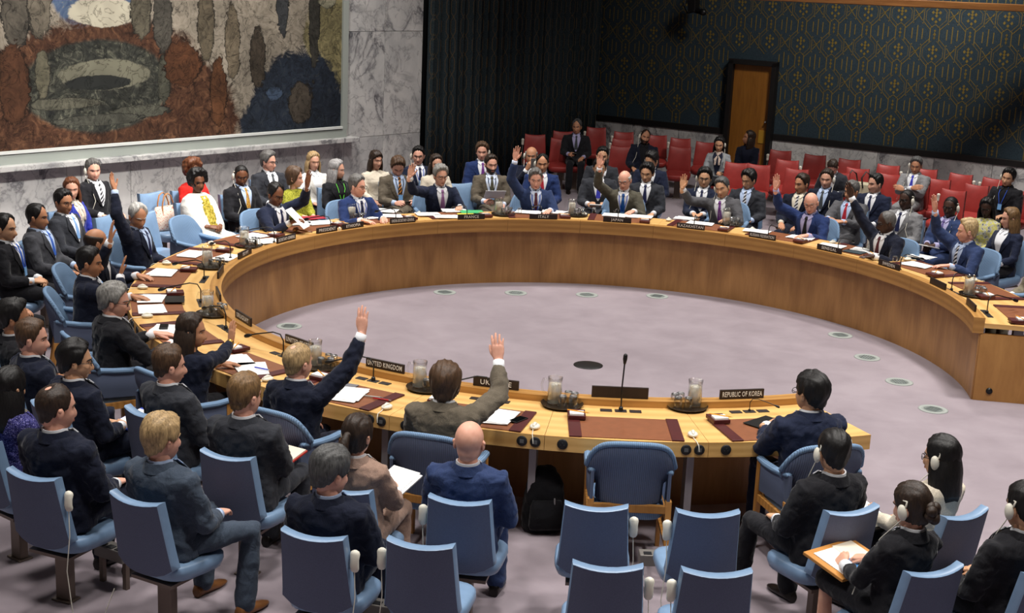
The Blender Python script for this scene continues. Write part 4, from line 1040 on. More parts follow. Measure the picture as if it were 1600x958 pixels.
        if hair[0] == 'bun':
            for q in range(7): hb_.ball((.028*math.cos(q*.9), -.118-.012*(q % 2), -.03+.03*math.sin(q*.9)), (.034, .03, .032), 10, 8, 0, HM)
        o = hb_.build('hair', hm, e)
        if hair[0] in ('afro',): remesh(o, .012, 1, .03)
    if 'beard' in ex:
        p0 = head_surf(UH, jaw, nose, wide); x, y, z = p0[..., 0], p0[..., 1], p0[..., 2]; a_ = np.degrees(np.abs(AZH))
        m = sm(-.038, -.05, z-.55*np.clip(a_-20, 0, 60)/60*.05)*(1-sm(84, 96, a_))*(1-np.exp(-(x/.024)**2-((z+.068)/.009)**2)); m = m*(y > -.02)
        q = MB(); q.add((p0+p0/np.linalg.norm(p0, axis=-1, keepdims=True)*(-.006+.011*m)[..., None]).reshape(-1, 3), HHF, 0, HM); q.build('beard', hm, e)
    # clothes ----------------------------------------------------------------
    kind, tc = top[0], top[1]; tm = topmat(tc); vox = .0165 if far else .0135
    jk = MB(); gr = 1.0
    low = .46 if kind in ('suit', 'open', 'jacket') else .47
    jk.loft([[tuple(leanm @ Vector((x, y+oy, z))) for x, y in superring(w_, d, 26, .83)] for z, w_, d, oy in tor if z <= 1.01])
    for s_, sx in (('R', 1), ('L', -1)):
        S, E_, W_, fd, hand, pn = A[s_]; wv = (W_-E_).normalized(); end = W_-wv*(.078 if kind != 'short' else .2)
        inner = leanm @ Vector((sx*.09, -.012, .905)); a = .075 if sex == 'm' else .060
        jk.tube([inner, S, S*.55+E_*.45, E_, E_*.45+end*.55, end], [a*.95, a*1.03, a*.94, a*.86, a*.78, a*.66], 14, round_ends=True)
    if kind == 'shawl':
        jk.loft([[tuple(leanm @ Vector((x*1.0, y*1.0+oy, z))) for x, y in superring(w_*k, d*k*1.05, 24, .85)] for z, w_, d, oy, k in ((.50, .27, .2, .06, 1), (.62, .27, .19, .06, 1), (.75, .255, .17, .03, 1), (.88, .235, .15, 0, 1), (.96, .19, .12, -.01, 1), (1.01, .1, .08, -.015, 1))])
    jn = {'suit': 'jacket', 'open': 'jacket', 'jacket': 'jacket', 'dress': 'dress', 'knit': 'cardigan', 'blouse': 'blouse', 'shawl': 'shawl', 'short': 'blouse'}[kind]
    jo = jk.build(jn, tm, e); remesh(jo, vox, 2, (.026 if not far else .018)*(.4 if kind in ('blouse', 'shawl') else 1))
    back = (not far)
    if kind in ('suit', 'open', 'jacket', 'knit'):
        shirt = top[2] if len(top) > 2 else 'white'; sm_ = stripes('shirt', (168, 190, 226), (232, 234, 240), 16, 0) if shirt == 'stripe' else plain('shirt_'+shirt, SHIRT[shirt], .8, .2)
        zb = .66 if kind == 'open' else (.70 if kind != 'knit' else .62); zt_ = 1.0
        sh_ = MB(); nx, nz = 9, 12
        wid = .085 if kind != 'open' else .10
        def vw(z): return .012+wid*max(0, (z-zb)/(zt_-zb))**.75*(1-.35*sm(.93, 1.0, z))
        for j in range(nz):
            z = zb+(zt_-zb)*j/(nz-1)
            for i in range(nx):
                x = (-1+2*i/(nx-1))*vw(z); sh_.v.append(tuple(leanm @ Vector((x, front_y(tor, x, z)+.012, z))))
        for j in range(nz-1):
            for i in range(nx-1): a = j*nx+i; sh_.f.append((a+1, a, a+nx, a+nx+1)); sh_.mi.append(0)
        if kind != 'knit':
            rings = []
            for k in range(25):      # collar band round the neck
                a = PI/2+R(8)+(2*PI-R(16))*k/24; c, s = math.cos(a), math.sin(a); dn = .028*max(0, s)
                r0, r1 = nr+.012, nr+.004
                rings.append([tuple(leanm @ Vector((c*(r0+.006), -.014+s*(r0+.006), 1.0-dn-.012))), tuple(leanm @ Vector((c*r0, -.012+s*r0, 1.045-dn))), tuple(leanm @ Vector((c*r1, -.012+s*r1, 1.043-dn))), tuple(leanm @ Vector((c*r1, -.014+s*r1, 1.0-dn-.012)))])
            sh_.loft(rings)
            for sx in (-1, 1):       # collar points
                P4 = [(sx*.006, front_y(tor, .01, .985)+.012, .99), (sx*.055, front_y(tor, .055, 1.0)+.008, 1.012), (sx*.062, front_y(tor, .06, .975)+.016, .975), (sx*.03, front_y(tor, .03, .95)+.02, .945)]
                sh_.loft([[tuple(leanm @ Vector(p)) for p in P4], [tuple(leanm @ (Vector(p)+Vector((0, .006, .002)))) for p in P4]])
        for s_, sx in (('R', 1), ('L', -1)):
            S, E_, W_, *_r = A[s_]; wv = (W_-E_).normalized(); cf = MB(); cf.tube([W_-wv*.075, W_-wv*.006], [.039, .037], 14, round_ends=False); cf.build('cuff', sm_, e)
        fixn(sh_.build('shirt', sm_, e))
        if kind != 'knit':
            lp = MB(); nl = 10; lw = .062
            for sx in (-1, 1):
                top_, bot_ = [], []
                for j in range(nl):
                    z = zb+(.982-zb)*j/(nl-1); x0 = vw(z)-.004; t = (z-zb)/(1.0-zb); w_ = lw*min(1, .15+t*1.6)*(1 if t < .72 else (.6 if t < .80 else .5-.25*(t-.8)/.2)); x1 = x0+w_
                    w_s = sect(tor, z)[0]; x1 = min(x1, w_s*.86, .125); a = front_y(tor, x0, z)+.017; b = front_y(tor, x1, z)+.013
                    top_.append((sx*x0, a+.004, z)); bot_.append((sx*x1, b, z))
                rings = [[tuple(leanm @ Vector(p)) for p in (t_, b_, (b_[0], b_[1]-.006, b_[2]), (t_[0], t_[1]-.006, t_[2]))] for t_, b_ in zip(top_, bot_)]
                lp.loft(rings)
            if True:                # jacket collar round the nape
                rings = []
                for k in range(19):
                    a = R(12)+R(204)*0+PI+R(156)*(k/18)-R(0); a = PI*1.0+R(-28)+R(236)*k/18; c, s = math.cos(a), math.sin(a); r0 = nr+.020
                    up_ = 1.034-.036*max(0, s)
                    rings.append([tuple(leanm @ Vector((c*(r0+.026), -.016+s*(r0+.026), up_-.052))), tuple(leanm @ Vector((c*(r0+.004), -.014+s*(r0+.004), up_))), tuple(leanm @ Vector((c*(r0-.004), -.014+s*(r0-.004), up_-.002))), tuple(leanm @ Vector((c*(r0), -.016+s*(r0), up_-.055)))])
                lp.loft(rings)
            fixn(lp.build('lapels', tm, jo))
        if len(top) > 3 and top[3]:
            ti = MB(); rings = []
            for z, w_ in ((.985, .018), (.965, .020), (.945, .013), (.90, .018), (.82, .027), (.74, .034), (.68, .036)):
                if z < zb-.01: break
                y = front_y(tor, 0, z)+.018+(.008 if z > .95 else 0); rings.append([tuple(leanm @ Vector(p)) for p in ((-w_, y-.004, z), (0, y+.004, z), (w_, y-.004, z), (0, y-.008, z))])
            ti.loft(rings); fixn(ti.build('tie', tiemat(top[3]), e, smooth=False))
    elif kind in ('shawl',):
        q = MB()
        for j in range(9):
            z = .62+.36*j/8
            for i in range(7): x = (-1+2*i/6)*(.05+.03*math.sin(PI*j/8)); q.v.append(tuple(leanm @ Vector((x, float(np.interp(z, (.62, .75, .88, .96, 1.0), (.262, .212, .160, .118, .085)))-x*x*1.6, z))))
        for j in range(8):
            for i in range(6): a = j*7+i; q.f.append((a+1, a, a+7, a+8)); q.mi.append(0)
        fixn(q.build('blouse', printed('yellow_blouse', [(90, 84, 30), (170, 150, 50), (196, 184, 96)], 40), e))
    if 'scarf' in ex:
        q = MB()
        for k in range(3): q.tube([leanm @ Vector((math.cos(a)*(nr+.02+.012*k), -.012+math.sin(a)*(nr+.025+.012*k), 1.01-.018*k-.02*max(0, math.sin(a)))) for a in [2*PI*i/16 for i in range(17)]], .016, 8)
        for sx in (-1, 1): q.tube([leanm @ Vector((sx*.01, .08, .96)), leanm @ Vector((sx*.04, .13, .88)), leanm @ Vector((sx*.035, .145, .80))], [.018, .028, .02], 8, flat=.5)
        q.build('scarf', printed('scarf', [(90, 70, 60), (200, 190, 176), (180, 150, 140), (222, 214, 202)], 40) , e)
    # trousers or skirt
    bt = bottom or (tc if kind in ('suit', 'open') else 'black'); bare = 'bare' in ex
    tr_ = MB(); tr_.ball((0, .0, .545), (.178, .14, .098), 16, 10)
    for sx in (1, -1):
        hip, kn, an = T[sx]
        d = (an-kn).normalized()
        if bare: tr_.tube([hip, kn], [.09, .07], 12)
        else: tr_.tube([hip, hip*.5+kn*.5, kn, kn*.45+an*.55, an+d*.0], [.092, .083, .068, .066, .066], 12, round_ends=True)
    if bare or 'skirt' in ex: tr_.tube([(0, .08, .55), (0, .38, .555)], [.16, .14], 16, flat=.55)
    to = tr_.build('skirt' if bare or 'skirt' in ex else 'trousers', topmat(bt), e); remesh(to, .026 if far else .017, 3, .014)
    shm = leather('shoe_%d_%d_%d' % shoes, shoes, .15, .3)
    for an, sx in feet:
        q = MB(); rings = []
        for y, w_, h in ((-.065, .028, .07), (-.05, .036, .085), (0, .038, .085), (.05, .042, .06), (.11, .046, .045), (.16, .038, .036), (.195, .018, .022)):
            rings.append([(an.x+w_*math.cos(a)*sx*1.0, an.y+y, max(.002, h*.5+h*.5*math.sin(a))) for a in [2*PI*k/12 for k in range(12)]])
        q.loft(rings); fixn(q.build('shoe', shm, e))
    # small things worn
    if 'glasses' in ex:
        q = MB(); yb = fy(0, .004)+.004; yg = max(fy(.032, .0), yb-.008)+.012
        for sx in (-1, 1):
            q.tube([HM @ Vector((sx*.034+.024*math.cos(a), yg-.006*abs(math.cos(a)), .0+.017*math.sin(a))) for a in [2*PI*k/14 for k in range(15)]], .0022, 5, round_ends=False)
            q.tube([HM @ Vector(p) for p in ((sx*.058, yg-.004, .004), (sx*.076*wide, .05, .006), (sx*.083*wide, -.01, .006))], .002, 5)
        q.tube([HM @ Vector(p) for p in ((-.011, yg, .004), (0, yg+.003, .006), (.011, yg, .004))], .002, 5)
        q.build('glasses', plain('glasses_frame', (24, 22, 24), .3), e)
    if 'headset' in ex:
        sx = 1 if 'headsetR' in ex else -1
        q = MB(); q.ball((sx*.094, .0, -.012), (.020, .026, .044), 12, 8, 0, HM); q.tube([HM @ Vector(p) for p in ((sx*.088, -.022, .02), (sx*.084, -.03, .045), (sx*.08, -.008, .05))], .006, 6)
        q.tube([HM @ Vector((sx*.098, .006, -.05)), leanm @ Vector((sx*.11, .09, .93)), leanm @ Vector((sx*.12, .16, .78)), Vector((sx*.2, .12, .60))], .0032, 6)
        q.build('headset', cream, e)
    if 'lanyard' in ex:
        lc = {'lanyardg': (90, 190, 60), 'lanyardk': (20, 20, 22)}.get([w_ for w_ in ex.split() if w_.startswith('lanyard')][0], (40, 84, 190))
        q = MB()
        for sx in (-1, 1): q.tube([leanm @ Vector((sx*.055, front_y(tor, .055, .99)+.014, 1.0)), leanm @ Vector((sx*.05, front_y(tor, .05, .9)+.026, .90)), leanm @ Vector((sx*.012, front_y(tor, 0, .76)+.028, .75))], .005, 6, flat=.5)
        q.build('lanyard', plain('lanyard_%d' % lc[2], lc, .6), e)
        q = MB(); yb = front_y(tor, 0, .7)+.03; q.box((0, yb, .71), (.06, .004, .085), leanm); q.build('badge', plain('badge', (120, 170, 220), .5), e, smooth=False)
    if 'bracelet' in ex or 'watch' in ex:
        q = MB(); S, E_, W_, *_r = A['R' if 'raiseR' in ex else 'L']; wv = (W_-E_).normalized(); q.tube([W_-wv*.03, W_-wv*.02], [.031, .031], 14, round_ends=False); q.tube([W_-wv*.05, W_-wv*.044], [.034, .034], 14, round_ends=False)
        q.build('bracelet', plain('gold', (200, 160, 80), .25, .5, .9), e)
    tag(e, label, 'person')
    fw = Mz @ Vector((0, 1, 0))
    PEOPLE.append((e, A, T, hs, rz))
    if seat == 'arm':
        place_armchair(root-fw*.03, rz, 'blue armchair of the sitter at the '+PLACE[round((math.degrees(math.atan2(root.y, root.x)) % 360)/STEP)])
    elif seat == 'row':
        sp_ = root-fw*.0; place_seat(sp_, rz, 'blue row seat under the '+short(label), ear=ear or 0, earlabel=short('blue row seat under the '+label))
    elif seat == 'red': place_seat(root, rz, 'red row seat under the '+short(label), red=True)
    return e, A, rz, root

# ---------------------------------------------------------------- the people, one call each
def Pn(*a, **k): return person(*a, **k)
def raiseR(wx, wy, fx, fy, **k): return {'R': ('raise', wx, wy, fx, fy), 'L': k.get('o', 'table')}
DEL = dict(seat='arm', lean=-4)
# delegates at the table, clockwise from the right
Pn(1513, 342, 'person with sandy hair in a navy suit raising a hand behind the SWEDEN plate', ('side', 'sandy'), 'pink', ('suit', 'steelblue', 'pale', 'stripe'), head=178, arms=raiseR(1461, 329, 1458, 300), **DEL)
Pn(1387, 328, 'person with shaved dark head and glasses raising a hand behind the SENEGAL plate', ('buzz', 'salt', 'high'), 'dark', ('suit', 'midnight', 'white', 'maroon'), head=-172, hp=14, arms=raiseR(1330, 307, 1321, 278), ex='glasses', **DEL)
Pn(1269, 299, 'bald person in a bright blue suit raising a hand behind the RUSSIAN FEDERATION plate', ('bald', 'grey'), 'pink', ('suit', 'blue', 'lilac', 'black'), head=-112, hp=16, hr=6, arms=raiseR(1212, 295, 1214, 265), ex='glasses', **DEL)
Pn(1130, 276, 'person with grey-black hair, grey suit and purple tie raising a hand behind the KAZAKHSTAN plate', ('short', 'darkgrey'), 'asian', ('suit', 'grey', 'white', 'purple'), head=-118, hp=12, hr=14, tilt=6, arms=raiseR(1066, 294, 1070, 268), ex='headset headsetR', **DEL)
Pn(977, 265, 'balding white-haired person in an olive suit raising a hand behind the JAPAN plate', ('fringe', 'white'), 'pink', ('suit', 'olive', 'white', 'teal'), head=-108, hp=14, hr=4, arms=raiseR(937, 261, 937, 232), ex='glasses lanyard', **DEL)
Pn(838, 263, 'person with grey-brown hair and blue suit raising a hand behind the ITALY plate', ('side', 'salt'), 'pink', ('suit', 'steelblue', 'stripe', 'maroon'), head=-84, hp=12, arms=raiseR(805, 250, 809, 223), ex='lanyard', **DEL)
Pn(689, 258, 'person with grey wavy hair, glasses and mauve tie raising a hand behind the FRANCE plate', ('full', 'grey', 'std'), 'light', ('suit', 'navy', 'white', 'mauve'), head=-62, hp=8, arms=raiseR(640, 276, 648, 248), ex='glasses', **DEL)
Pn(559, 273, 'person with short hair, dark glasses and navy suit behind the ETHIOPIA plate', ('short', 'salt'), 'pink', ('suit', 'blue', 'white', 'navy'), head=-20, arms='table', ex='glasses lanyard', **DEL)
Pn(431, 285, 'person with glasses raising a hand and lifting a paper at the PRESIDENT place', ('short', 'black', 'high'), 'brown', ('suit', 'navy', 'white', 'navy'), head=-38, hp=16, arms={'L': ('raise', 480, 290, 484, 264), 'R': ('pt', (.10, .40, .88), (-.5, .7, .3), 'grip', (.5, -.3, .8))}, ex='glasses', **DEL)
Pn(215, 316, 'person with white cropped hair looking down and raising a hand behind the EGYPT plate', ('short', 'white', 'high'), 'tan', ('suit', 'midnight', 'pale', 'navy'), head=-42, hp=20, lean=3, arms={'R': ('raise', 179, 297, 169, 266), 'L': 'lap'}, seat='arm')
Pn(150, 355, 'bald person raising a hand on the left, left of the EGYPT place', ('fringe', 'darkbrown'), 'tan', ('suit', 'midnight', 'white', None), head=38, hp=10, arms={'R': ('raise', 172, 376, 177, 329), 'L': 'table'}, **DEL)
Pn(140, 386, 'person with thick black hair in navy raising a hand at the left of the table', ('short', 'black'), 'olive', ('suit', 'midnight', 'white', 'skyblue'), head=8, arms={'R': ('raise', 188, 431, 197, 395, .40), 'L': 'table'}, ex='watch raiseR', **DEL)
Pn(178, 443, 'person with thick grey hair and black suit behind the URUGUAY plate', ('full', 'grey', 'std'), 'pink', ('suit', 'black', 'white', 'navy'), head=12, hp=10, big=1.08, arms={'R': ('pt', (.16, .42, .80), (-.4, .9, -.1), 'flat'), 'L': 'table'}, ex='glasses', **DEL)
Pn(300, 488, 'person with long dark hair and navy dress, hand raised behind the UNITED STATES plate', ('long', 'darkbrown', 'std', .20), 'tan', ('dress', 'midnight'), sex='f', head=8, arms={'R': ('raise', 361, 534, 367, 468), 'L': 'table'}, ex='bracelet raiseR', **DEL)
Pn(467, 535, 'person with thinning sandy hair and navy suit raising an arm behind the UNITED KINGDOM plate', ('thin', 'blond'), 'pink', ('suit', 'midnight', 'white', None), head=52, hp=4, arms={'R': ('raise', 566, 520, 567, 458), 'L': 'lap'}, **DEL)
Pn(697, 567, 'person with longish brown hair and grey-brown jacket raising a hand behind the UKRAINE plate', ('full', 'brown', 'full'), 'pink', ('suit', 'brown', 'white', None), head=84, hp=4, big=1.05, arms={'R': ('raise', 779, 563, 776, 524), 'L': 'table'}, **DEL)
Pn(1270, 583, 'person with parted black hair, glasses and navy suit behind the REPUBLIC OF KOREA plate', ('full', 'black', 'std'), 'asian', ('suit', 'navy', 'white', None), head=128, hp=2, big=1.08, arms='tclasp', ex='glasses', **DEL)
# near left, second and third row
Pn(22, 468, 'person with wavy black hair in black at the left edge, behind the brown-haired one', ('full', 'black', 'std'), 'olive', ('suit', 'black', 'white', None), head=18)
Pn(50, 498, 'person with brown hair and navy suit at the left edge, grey tie', ('short', 'brown'), 'pink', ('suit', 'midnight', 'white', 'grey'), head=14)
Pn(118, 532, 'person with slick black hair, glasses and clasped hands near the left edge', ('full', 'black', 'std'), 'asian', ('suit', 'midnight', 'white', 'grey'), head=22, arms='clasp', ex='glasses')
Pn(265, 539, 'person with short brown hair and charcoal suit sitting behind the navy dress', ('short', 'brown'), 'pink', ('suit', 'charcoal', 'white', None), head=34)
Pn(384, 582, 'person with dark blond hair and charcoal suit holding the red notebook', ('short', 'lightbrown'), 'pink', ('suit', 'charcoal', 'white', None), head=58, arms={'R': 'write', 'L': 'hold'}, ex='headset', zt=1.33, az=5)
Pn(15, 571, 'person with long black hair in a purple tweed jacket at the left edge', ('long', 'black', 'full', .26), 'asian', ('jacket', 'tweed', 'cream'), sex='f', head=60, bottom='black', seat='row')
Pn(88, 598, 'person with thinning dark hair and black-navy suit on the seat at the lower left', ('thin', 'darkbrown'), 'pink', ('suit', 'midnight', 'white', None), head=42, ear=1, zt=1.36, az=8)
Pn(254, 647, 'person with blond hair, slate suit and brown shoes, legs turned out', ('full', 'blond', 'std'), 'pink', ('suit', 'slate', 'pale', None), head=52, az=-4, zt=1.30, shoes=(120, 78, 44), legs=(((.40, .34), .26), ((.46, .42), .12)))
Pn(518, 698, 'person with greying dark hair and navy suit in the third row', ('full', 'darkgrey', 'std'), 'pink', ('suit', 'midnight', 'pale', None), head=46, hp=14, ear=1)
Pn(560, 644, 'person with a brown ponytail and beige jacket holding papers', ('pony', 'darkbrown'), 'light', ('jacket', 'beige', 'white'), sex='f', head=68, bottom='beige', arms={'R': 'hold', 'L': 'hold'}, ex='headset', zt=1.26)
Pn(735, 654, 'bald person in a navy blue suit seen from behind in the second row', ('bald', 'grey'), 'pink', ('suit', 'steelblue', 'white', None), head=84, ear=-1)
Pn(1306, 671, 'person with black hair, cream headset and black suit in the right foreground', ('short', 'black'), 'asian', ('suit', 'black', 'white', None), head=104, az=14, ex='headset', legs=(((.46, .40), .10), ((.52, .60), .13)))
Pn(1428, 750, 'person with dark hair in a bun and black jacket writing on an orange folder', ('bun', 'darkbrown'), 'light', ('jacket', 'black', 'white'), sex='f', head=140, az=14, hp=14, arms={'R': 'write', 'L': 'hold'}, ex='headset bare', bottom='black')
Pn(1474, 678, 'person with long black hair, glasses and cream blouse in the right foreground', ('long', 'black', 'full', .24), 'asian', ('blouse', 'cream'), sex='f', head=148, az=16, ex='glasses headset', bottom='black', arms={'R': 'lap', 'L': 'hold'})
Pn(1605, 753, 'person with a headset and black suit cut by the right edge', ('short', 'black'), 'asian', ('suit', 'black', 'white', None), head=118, az=12, ex='headset', arms={'R': 'lap', 'L': 'lap'})
# left, behind the table
Pn(8, 334, 'person in black with a blue tie and clasped hands, at the far left edge', ('short', 'black', 'high'), 'asian', ('suit', 'black', 'white', 'blue'), head=-6, arms='clasp', ex='lanyard')
Pn(58, 317, 'balding person in a grey suit with a bright blue tie on the left', ('receding', 'black'), 'olive', ('suit', 'midgrey', 'pale', 'blue'), head=0, lean=8)
Pn(99, 295, 'person with glasses, dark grey suit and pale blue tie on the left', ('short', 'black'), 'olive', ('suit', 'charcoal', 'white', 'skyblue'), head=-28, ex='glasses', lean=8)
Pn(111, 276, 'person with auburn hair in a violet-blue jacket and scarf on the left', ('long', 'auburn', 'std', .2), 'light', ('jacket', 'violetblue', 'cream'), sex='f', head=-62, ex='scarf')
Pn(145, 248, 'person with short grey hair, headset and black-and-white tie against the marble', ('short', 'salt'), 'pink', ('suit', 'black', 'white', 'stripe'), head=-52, ex='headset headsetR')
Pn(-38, 375, 'person with a blue badge mostly outside the left edge', ('short', 'black'), 'tan', ('suit', 'black', 'white', 'navy'), head=0, ex='lanyard')
# behind the president and the mural side
Pn(301, 250, 'person in a red top with curly auburn hair against the marble', ('afro', 'auburn', 'std'), 'brown', ('dress', 'red'), sex='f', head=-50)
Pn(309, 266, 'person with a white shawl, yellow blouse and black curls', ('afro', 'black', 'std'), 'brown', ('shawl', 'shawl'), sex='f', head=-48, arms='clasp', bottom='white', ex='lanyardk')
Pn(377, 256, 'person with a headset, black suit and orange patterned tie', ('buzz', 'black'), 'brown', ('suit', 'black', 'pale', 'floral'), head=-66, hp=16, ex='glasses headset headsetR')
Pn(420, 236, 'person with grey swept hair, glasses and charcoal suit near the painting', ('full', 'salt', 'std'), 'pink', ('suit', 'charcoal', 'white', 'grey'), head=-22, ex='glasses')
Pn(461, 260, 'person with brown curls in a lime-yellow cardigan', ('full', 'brown', 'full'), 'light', ('dress', 'lime'), sex='f', head=-2, arms='write')
Pn(490, 236, 'blonde person in a white jacket below the painting', ('long', 'blond', 'std', .16), 'light', ('jacket', 'white', 'white'), sex='f', head=-52)
Pn(527, 248, 'person with long silver hair, black jacket and green lanyard', ('long', 'silver', 'std', .2), 'light', ('jacket', 'black', 'black'), sex='f', head=-8, ex='lanyardg')
Pn(588, 234, 'person with long brown hair and fringe in a cream blouse', ('long', 'darkbrown', 'fringe', .22), 'light', ('blouse', 'cream'), sex='f', head=-48)
Pn(622, 242, 'person with brown hair bent over a phone in an olive-brown suit', ('full', 'brown', 'std'), 'pink', ('open', 'brown', 'pale', 'orange'), head=-72, hp=34, arms='hold', ex='lanyardk')
Pn(654, 228, 'person with glasses and headset in navy at the curtain edge', ('short', 'black'), 'pink', ('suit', 'navy', 'white', 'navy'), head=-84, ex='glasses headset headsetR lanyard')
Pn(682, 240, 'person with brown hair in a cream top beside the curtain', ('long', 'darkbrown', 'std', .24), 'light', ('blouse', 'cream'), sex='f', head=-64)
Pn(754, 222, 'person with wavy brown hair and blue suit sitting in front of the curtain', ('full', 'brown', 'std'), 'pink', ('suit', 'blue', 'white', 'purple'), head=-88, ex='headset')
Pn(768, 241, 'bearded person with grey-brown suit and olive tie in front of the curtain', ('short', 'darkbrown'), 'pink', ('open', 'brown', 'stripe', 'olive'), head=-66, ex='beard lanyardk', arms={'R': 'hold', 'L': 'lap'})
Pn(831, 228, 'bald person taking a picture with a phone', ('fringe', 'grey'), 'tan', ('suit', 'midnight', 'white', None), head=-92, arms='phone', ex='headset headsetR')
Pn(848, 240, 'person with receding black hair and royal blue suit behind the ITALY place', ('receding', 'black'), 'tan', ('suit', 'blue', 'white', 'red'), head=-86, ex='headset headsetR')
Pn(942, 229, 'person with black hair hidden behind a raised hand, rear one', ('short', 'black'), 'asian', ('suit', 'charcoal', 'white', None), head=-90)
Pn(938, 247, 'person with violet-blue tie and charcoal suit hidden behind a raised hand', ('short', 'black'), 'asian', ('suit', 'charcoal', 'white', 'bluev'), head=-90, hp=10, arms='hold', lean=2)
Pn(1019, 235, 'person with bowed black hair in a blue suit two rows behind JAPAN', ('full', 'black', 'std'), 'asian', ('suit', 'navy', 'white', None), head=-128, hp=22, ex='headset headsetR')
Pn(1012, 254, 'person with black hair, charcoal suit and navy tie right behind the JAPAN place', ('full', 'black', 'std'), 'asian', ('suit', 'charcoal', 'white', 'navy'), head=-108, hp=12)
Pn(1102, 262, 'person with glasses, headset and blue suit left of the purple tie', ('full', 'black', 'std'), 'asian', ('suit', 'navy', 'white', 'navy'), head=-96, ex='glasses headset headsetR', arms='write')
Pn(1171, 264, 'person with bowed black hair, charcoal suit and striped tie behind the KAZAKHSTAN place', ('full', 'black', 'std'), 'asian', ('suit', 'charcoal', 'pale', 'stripe'), head=-134, hp=16, arms={'R': 'hold', 'L': 'lap'})
Pn(1254, 271, 'person with dark brown hair and navy suit behind the bald one in blue', ('short', 'darkbrown'), 'tan', ('suit', 'midnight', 'cream', 'stripe'), head=-142)
Pn(1293, 264, 'person with dark hair, pale shirt and cream headset on the right', ('short', 'darkbrown'), 'light', ('suit', 'midnight', 'pale', 'grey'), head=-112, ex='headset')
Pn(1332, 282, 'person with grey suit and red tie, face half hidden by a raised hand', ('short', 'salt'), 'tan', ('suit', 'grey', 'pale', 'red'), head=-140, arms='tclasp', ex='glasses')
Pn(1369, 271, 'person with short black hair and navy tie looking left on the right', ('short', 'black'), 'light', ('suit', 'navy', 'white', 'navy'), head=-152)
Pn(1418, 295, 'person with shaved dark head, headset, pale grey suit and navy tie', ('buzz', 'black'), 'dark', ('suit', 'lightgrey', 'white', 'navy'), head=-138, ex='glasses headset')
Pn(1487, 306, 'person with glasses, headset, blue suit and lilac shirt on the right', ('buzz', 'black'), 'dark', ('suit', 'steelblue', 'lilac', 'violet'), head=-124, ex='glasses headset', arms='write')
Pn(1544, 306, 'person with long black braids in a floral blouse on the right', ('long', 'black', 'std', .2), 'dark', ('dress', 'print'), sex='f', head=-118, hp=18)
Pn(1580, 323, 'person with long blond-brown hair and navy jacket at the right edge', ('long', 'lightbrown', 'std', .22), 'light', ('jacket', 'navy', 'white'), sex='f', head=-176)
Pn(1640, 372, 'person with khaki trousers mostly outside the right edge', ('short', 'brown'), 'pink', ('suit', 'khaki', 'white', None), head=170, bottom='khaki')
# among the red seats
RED = dict(seat='red')
Pn(902, 186, 'person with dark suit and tie alone on a red seat in front of the curtain', ('short', 'darkgrey', 'high'), 'tan', ('suit', 'black', 'lilac', 'grey'), head=-100, zt=1.24, arms={'R': 'hold', 'L': 'lap'}, bottom='black', **RED)
Pn(1009, 201, 'bald bearded person in black with a headset among the red seats', ('buzz', 'darkbrown', 'high'), 'tan', ('suit', 'midnight', 'black', None), head=-82, hr=-10, tilt=-4, ex='headset headsetR beard', zt=1.24, **RED)
Pn(1125, 212, 'person with long black hair, scarf and grey cardigan beside the door', ('long', 'black', 'std', .24), 'asian', ('knit', 'cardigan', 'darkblue'), sex='f', head=-102, hp=16, ex='headset scarf', zt=1.24, arms='hold', bottom='black', **RED)
Pn(1171, 203, 'person with long brown hair in a navy blouse in front of the wooden door', ('long', 'darkbrown', 'std', .2), 'tan', ('knit', 'midnight', 'darkblue'), sex='f', head=-172, hp=-6, zt=1.24, arms='write', bottom='black', **RED)
Pn(1303, 245, 'person with bowed brown head in charcoal among the red seats', ('short', 'darkbrown'), 'pink', ('suit', 'charcoal', 'white', None), head=-112, hp=48, lean=-14, zt=1.16, arms='hold', **RED)
Pn(1433, 244, 'person with folded arms, pale grey suit and blue tie among the red seats', ('short', 'darkgrey'), 'tan', ('suit', 'lightgrey', 'white', 'bluev'), head=-112, hp=14, arms='cross', ex='headset headsetR', zt=1.26, **RED)
Pn(1577, 263, 'person with black hair, black suit and blue lanyard among the red seats', ('full', 'black', 'std'), 'asian', ('suit', 'black', 'black', None), head=-124, hr=-8, ex='headset headsetR lanyard', zt=1.26, **RED)

# ---------------------------------------------------------------- seats without sitters
for k in (0, 1, 11, 19):
    p = polar({19: 4.60, 11: 4.75}.get(k, 4.8), STEP*k); place_armchair(p, face_in(p.x, p.y, {11: 8}.get(k, 0)), 'empty blue armchair at the '+{0: 'right table end', 1: 'table next to the SWEDEN place', 11: 'SECRETARY-GENERAL place', 19: 'blank plate in the near row'}[k])
for px, py, lab, ear in ((655, 852, 'empty blue row seat in the third row, right of the greying dark-haired sitter', -1), (932, 793, 'empty blue row seat right behind the empty near armchair, left of its pair', 1), (1108, 803, 'empty blue row seat left of the black-suited headset wearer', -1), (950, 887, 'left empty blue row seat of the pair at the bottom edge', 1), (1122, 896, 'right empty blue row seat of the pair at the bottom edge', -1)):
    b = at(px, py, .87); r0 = Vector((b.x, b.y, 0)); rz = face_in(b.x, b.y); f = Matrix.Rotation(rz, 4, 'Z') @ Vector((0, .28, 0)); place_seat(r0+f, rz, lab, ear=ear)
for px, py, lab in ((231, 301, 'blue row seat carrying the patterned handbag'), (219, 333, 'empty blue row seat in front of the handbag seat'), (158, 338, 'empty blue row seat behind the bald hand-raiser on the left'), (716, 286, 'empty blue row seat in front of the curtain foot')):
    b = at(px, py, .87); r0 = Vector((b.x, b.y, 0)); rz = face_in(b.x, b.y); f = Matrix.Rotation(rz, 4, 'Z') @ Vector((0, .28, 0)); s_ = place_seat(r0+f, rz, lab)
    if 'carrying' in lab: BAGSEAT = (r0+f, rz)
